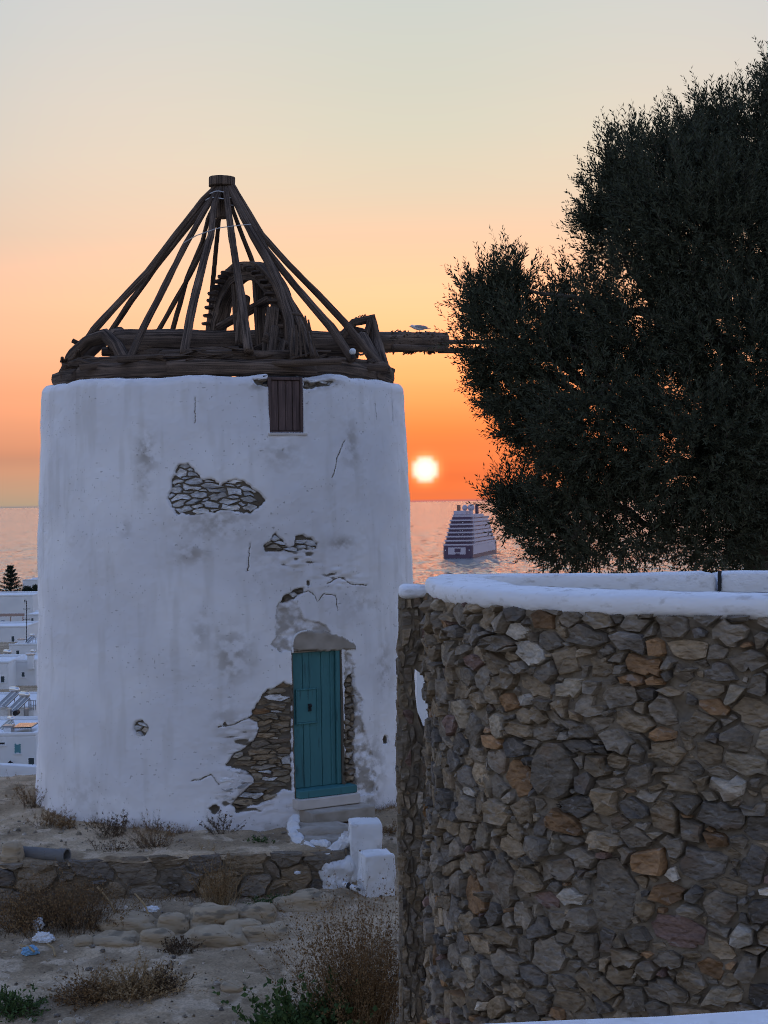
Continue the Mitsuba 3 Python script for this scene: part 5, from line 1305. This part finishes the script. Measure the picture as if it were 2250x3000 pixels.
def far_tree(label, blobs, d, seed, n=1500, mat_='pine_needle'):
    k = thing('town_tree', label, 'tree')
    rng = np.random.default_rng(seed); O = []
    for x, y, r in blobs:
        u = unit(rng.normal(0, 1, (n, 3))) * (rng.uniform(0, 1, (n, 1)) ** .4) * r * d / F * (.7 + .6 * rng.uniform(0, 1, (n, 1)))
        O.append(W(x, y, d) + u)
    O = np.vstack(O)
    v, f, uv = leaves(O, unit(rng.normal(0, 1, O.shape) + [0, 0, .6]), rng.uniform(.2, .5, len(O)), np.full(len(O), .09), rng)
    obj('crown', tm(v, f), mat_, k, uv=uv)
    c = W(blobs[0][0], blobs[0][1], d)
    v, f, uv = timber([c - [0, 0, 5], c], .2, n=6, seed=seed)
    obj('trunk', tm(v, f), 'bark', k, smooth=True)


far_tree('dark bushy tree between the pine and the mill', [(80, 1733, 14), (90, 1740, 13), (72, 1740, 10)], 322, 3)
far_tree('dark slender cypress at the right end of the town trees', [(103, 1722, 6), (102, 1735, 6), (102, 1750, 6), (102, 1762, 5), (101, 1775, 4)], 318, 4, 700)

# ------------------------------------------------------------------ the cruise ship
ship = thing('cruise_ship', 'large white cruise ship seen from astern with dark hull and stacked open decks', 'ship')
SD = 1670.0
so = W(1341, 1637, SD); so[2] = -55.8
SA = .21                                                       # heading: away and to the right
fwd_s = np.array([math.sin(SA), math.cos(SA), 0]); rgt_s = np.array([math.cos(SA), -math.sin(SA), 0])


def ship_mesh(m):
    v_ = np.asarray(m.vertices)
    return tm(so + v_[:, :1] * rgt_s + v_[:, 1:2] * fwd_s + v_[:, 2:] * np.array([0, 0, 1.]), m.faces)


def hull_poly(w, l0, l1, bow):
    return Polygon([(-w / 2 + 1.5, l0), (w / 2 - 1.5, l0), (w / 2, l0 + 3), (w / 2, l1 - bow), (w / 4, l1 - bow * .4), (0, l1), (-w / 4, l1 - bow * .4), (-w / 2, l1 - bow), (-w / 2, l0 + 3)])


def slab_s(w, l0, l1, bow, z0, z1): return ship_mesh(trimesh.creation.extrude_polygon(hull_poly(w, l0, l1, bow), z1 - z0, engine='earcut').apply_translation((0, 0, z0)))


hull = obj('hull', slab_s(31, 0, 250, 70, -3, 13.5), 'ship_hazed_dark', ship)
obj('stern_panel', ship_mesh(bx((-10, -.25, 4.2), (8.5, .2, 11.6), .3)), 'ship_hazed_white', hull)
obj('stern_sign', ship_mesh(bx((-3.2, -.5, 6.5), (3.2, -.24, 10.5), .2)), 'ship_hazed_dark', hull)
obj('stern_door', ship_mesh(bx((-2.2, -.85, 3.6), (2.2, -.48, 5.4), .2)), 'ship_hazed_dark', hull)
for x in (-12.8, 12.3):
    obj('stern_light', ship_mesh(trimesh.creation.icosphere(2, .75).apply_translation((x, -.2, 8.6))), 'bright_metal', hull, smooth=True)
obj('side_band', ship_mesh(bx((15.4, 6, 4), (15.75, 170, 13.3))), 'ship_hazed_white', hull)
z = 13.5
for i in range(7):
    l0 = 3 + i * 3.2; w = 31 - i * 1.3
    obj('deck', slab_s(w + .4, l0 - 2.2, 215 - i * 6, 40, z, z + 1.5), 'ship_hazed_white', ship, label='white open deck edge' if i == 0 else None)
    dk = obj('cabin_deck', slab_s(w - 2, l0 + 3.2, 212 - i * 6, 40, z + 1.502, z + 4.2), 'ship_hazed_dark', ship)
    if i in (2, 3, 5):
        for x in (-2.5 + i, 4.5 - i * .5):
            obj('deck_lamp', ship_mesh(trimesh.creation.icosphere(2, .55).apply_translation((x, l0 + 2.6, z + 2.6))), 'bright_metal', dk, smooth=True)
    obj('side_wall', ship_mesh(bx((w / 2 - 1.0, l0 + 14, z + 1.5), (w / 2 + .1, 150, z + 4.2))), 'ship_hazed_white', dk)
    obj('window_band', ship_mesh(bx((w / 2 + .08, l0 + 16, z + 2.3), (w / 2 + .2, 148, z + 3.5))), 'ship_hazed_dark', dk)
    z += 4.2
obj('top_deck', slab_s(20, 28, 150, 30, z, z + 2.4), 'ship_hazed_white', ship)
obj('sun_deck_house', ship_mesh(bx((-9.5, 34, z + 2.4), (3, 70, z + 6.5), .5)), 'ship_hazed_white', ship)
for x, r in ((1.2, 3.0), (8.0, 3.7)):
    dm = obj('radar_dome', ship_mesh(trimesh.creation.icosphere(3, r).apply_translation((x, 44, z + 9.8))), 'ship_hazed_white', ship, smooth=True)
    obj('dome_base', ship_mesh(trimesh.creation.cylinder(r * .5, 5.5, sections=18).apply_translation((x, 44, z + 5.0))), 'ship_hazed_white', dm, smooth=30)
obj('funnel', ship_mesh(bx((-7.8, 46, z + 5.5), (-4.9, 54, z + 12.8), .5)), 'ship_funnel', ship)
obj('funnel', ship_mesh(bx((11.6, 48, z + 3), (14.4, 56, z + 13.4), .5)), 'ship_hazed_dark', ship)
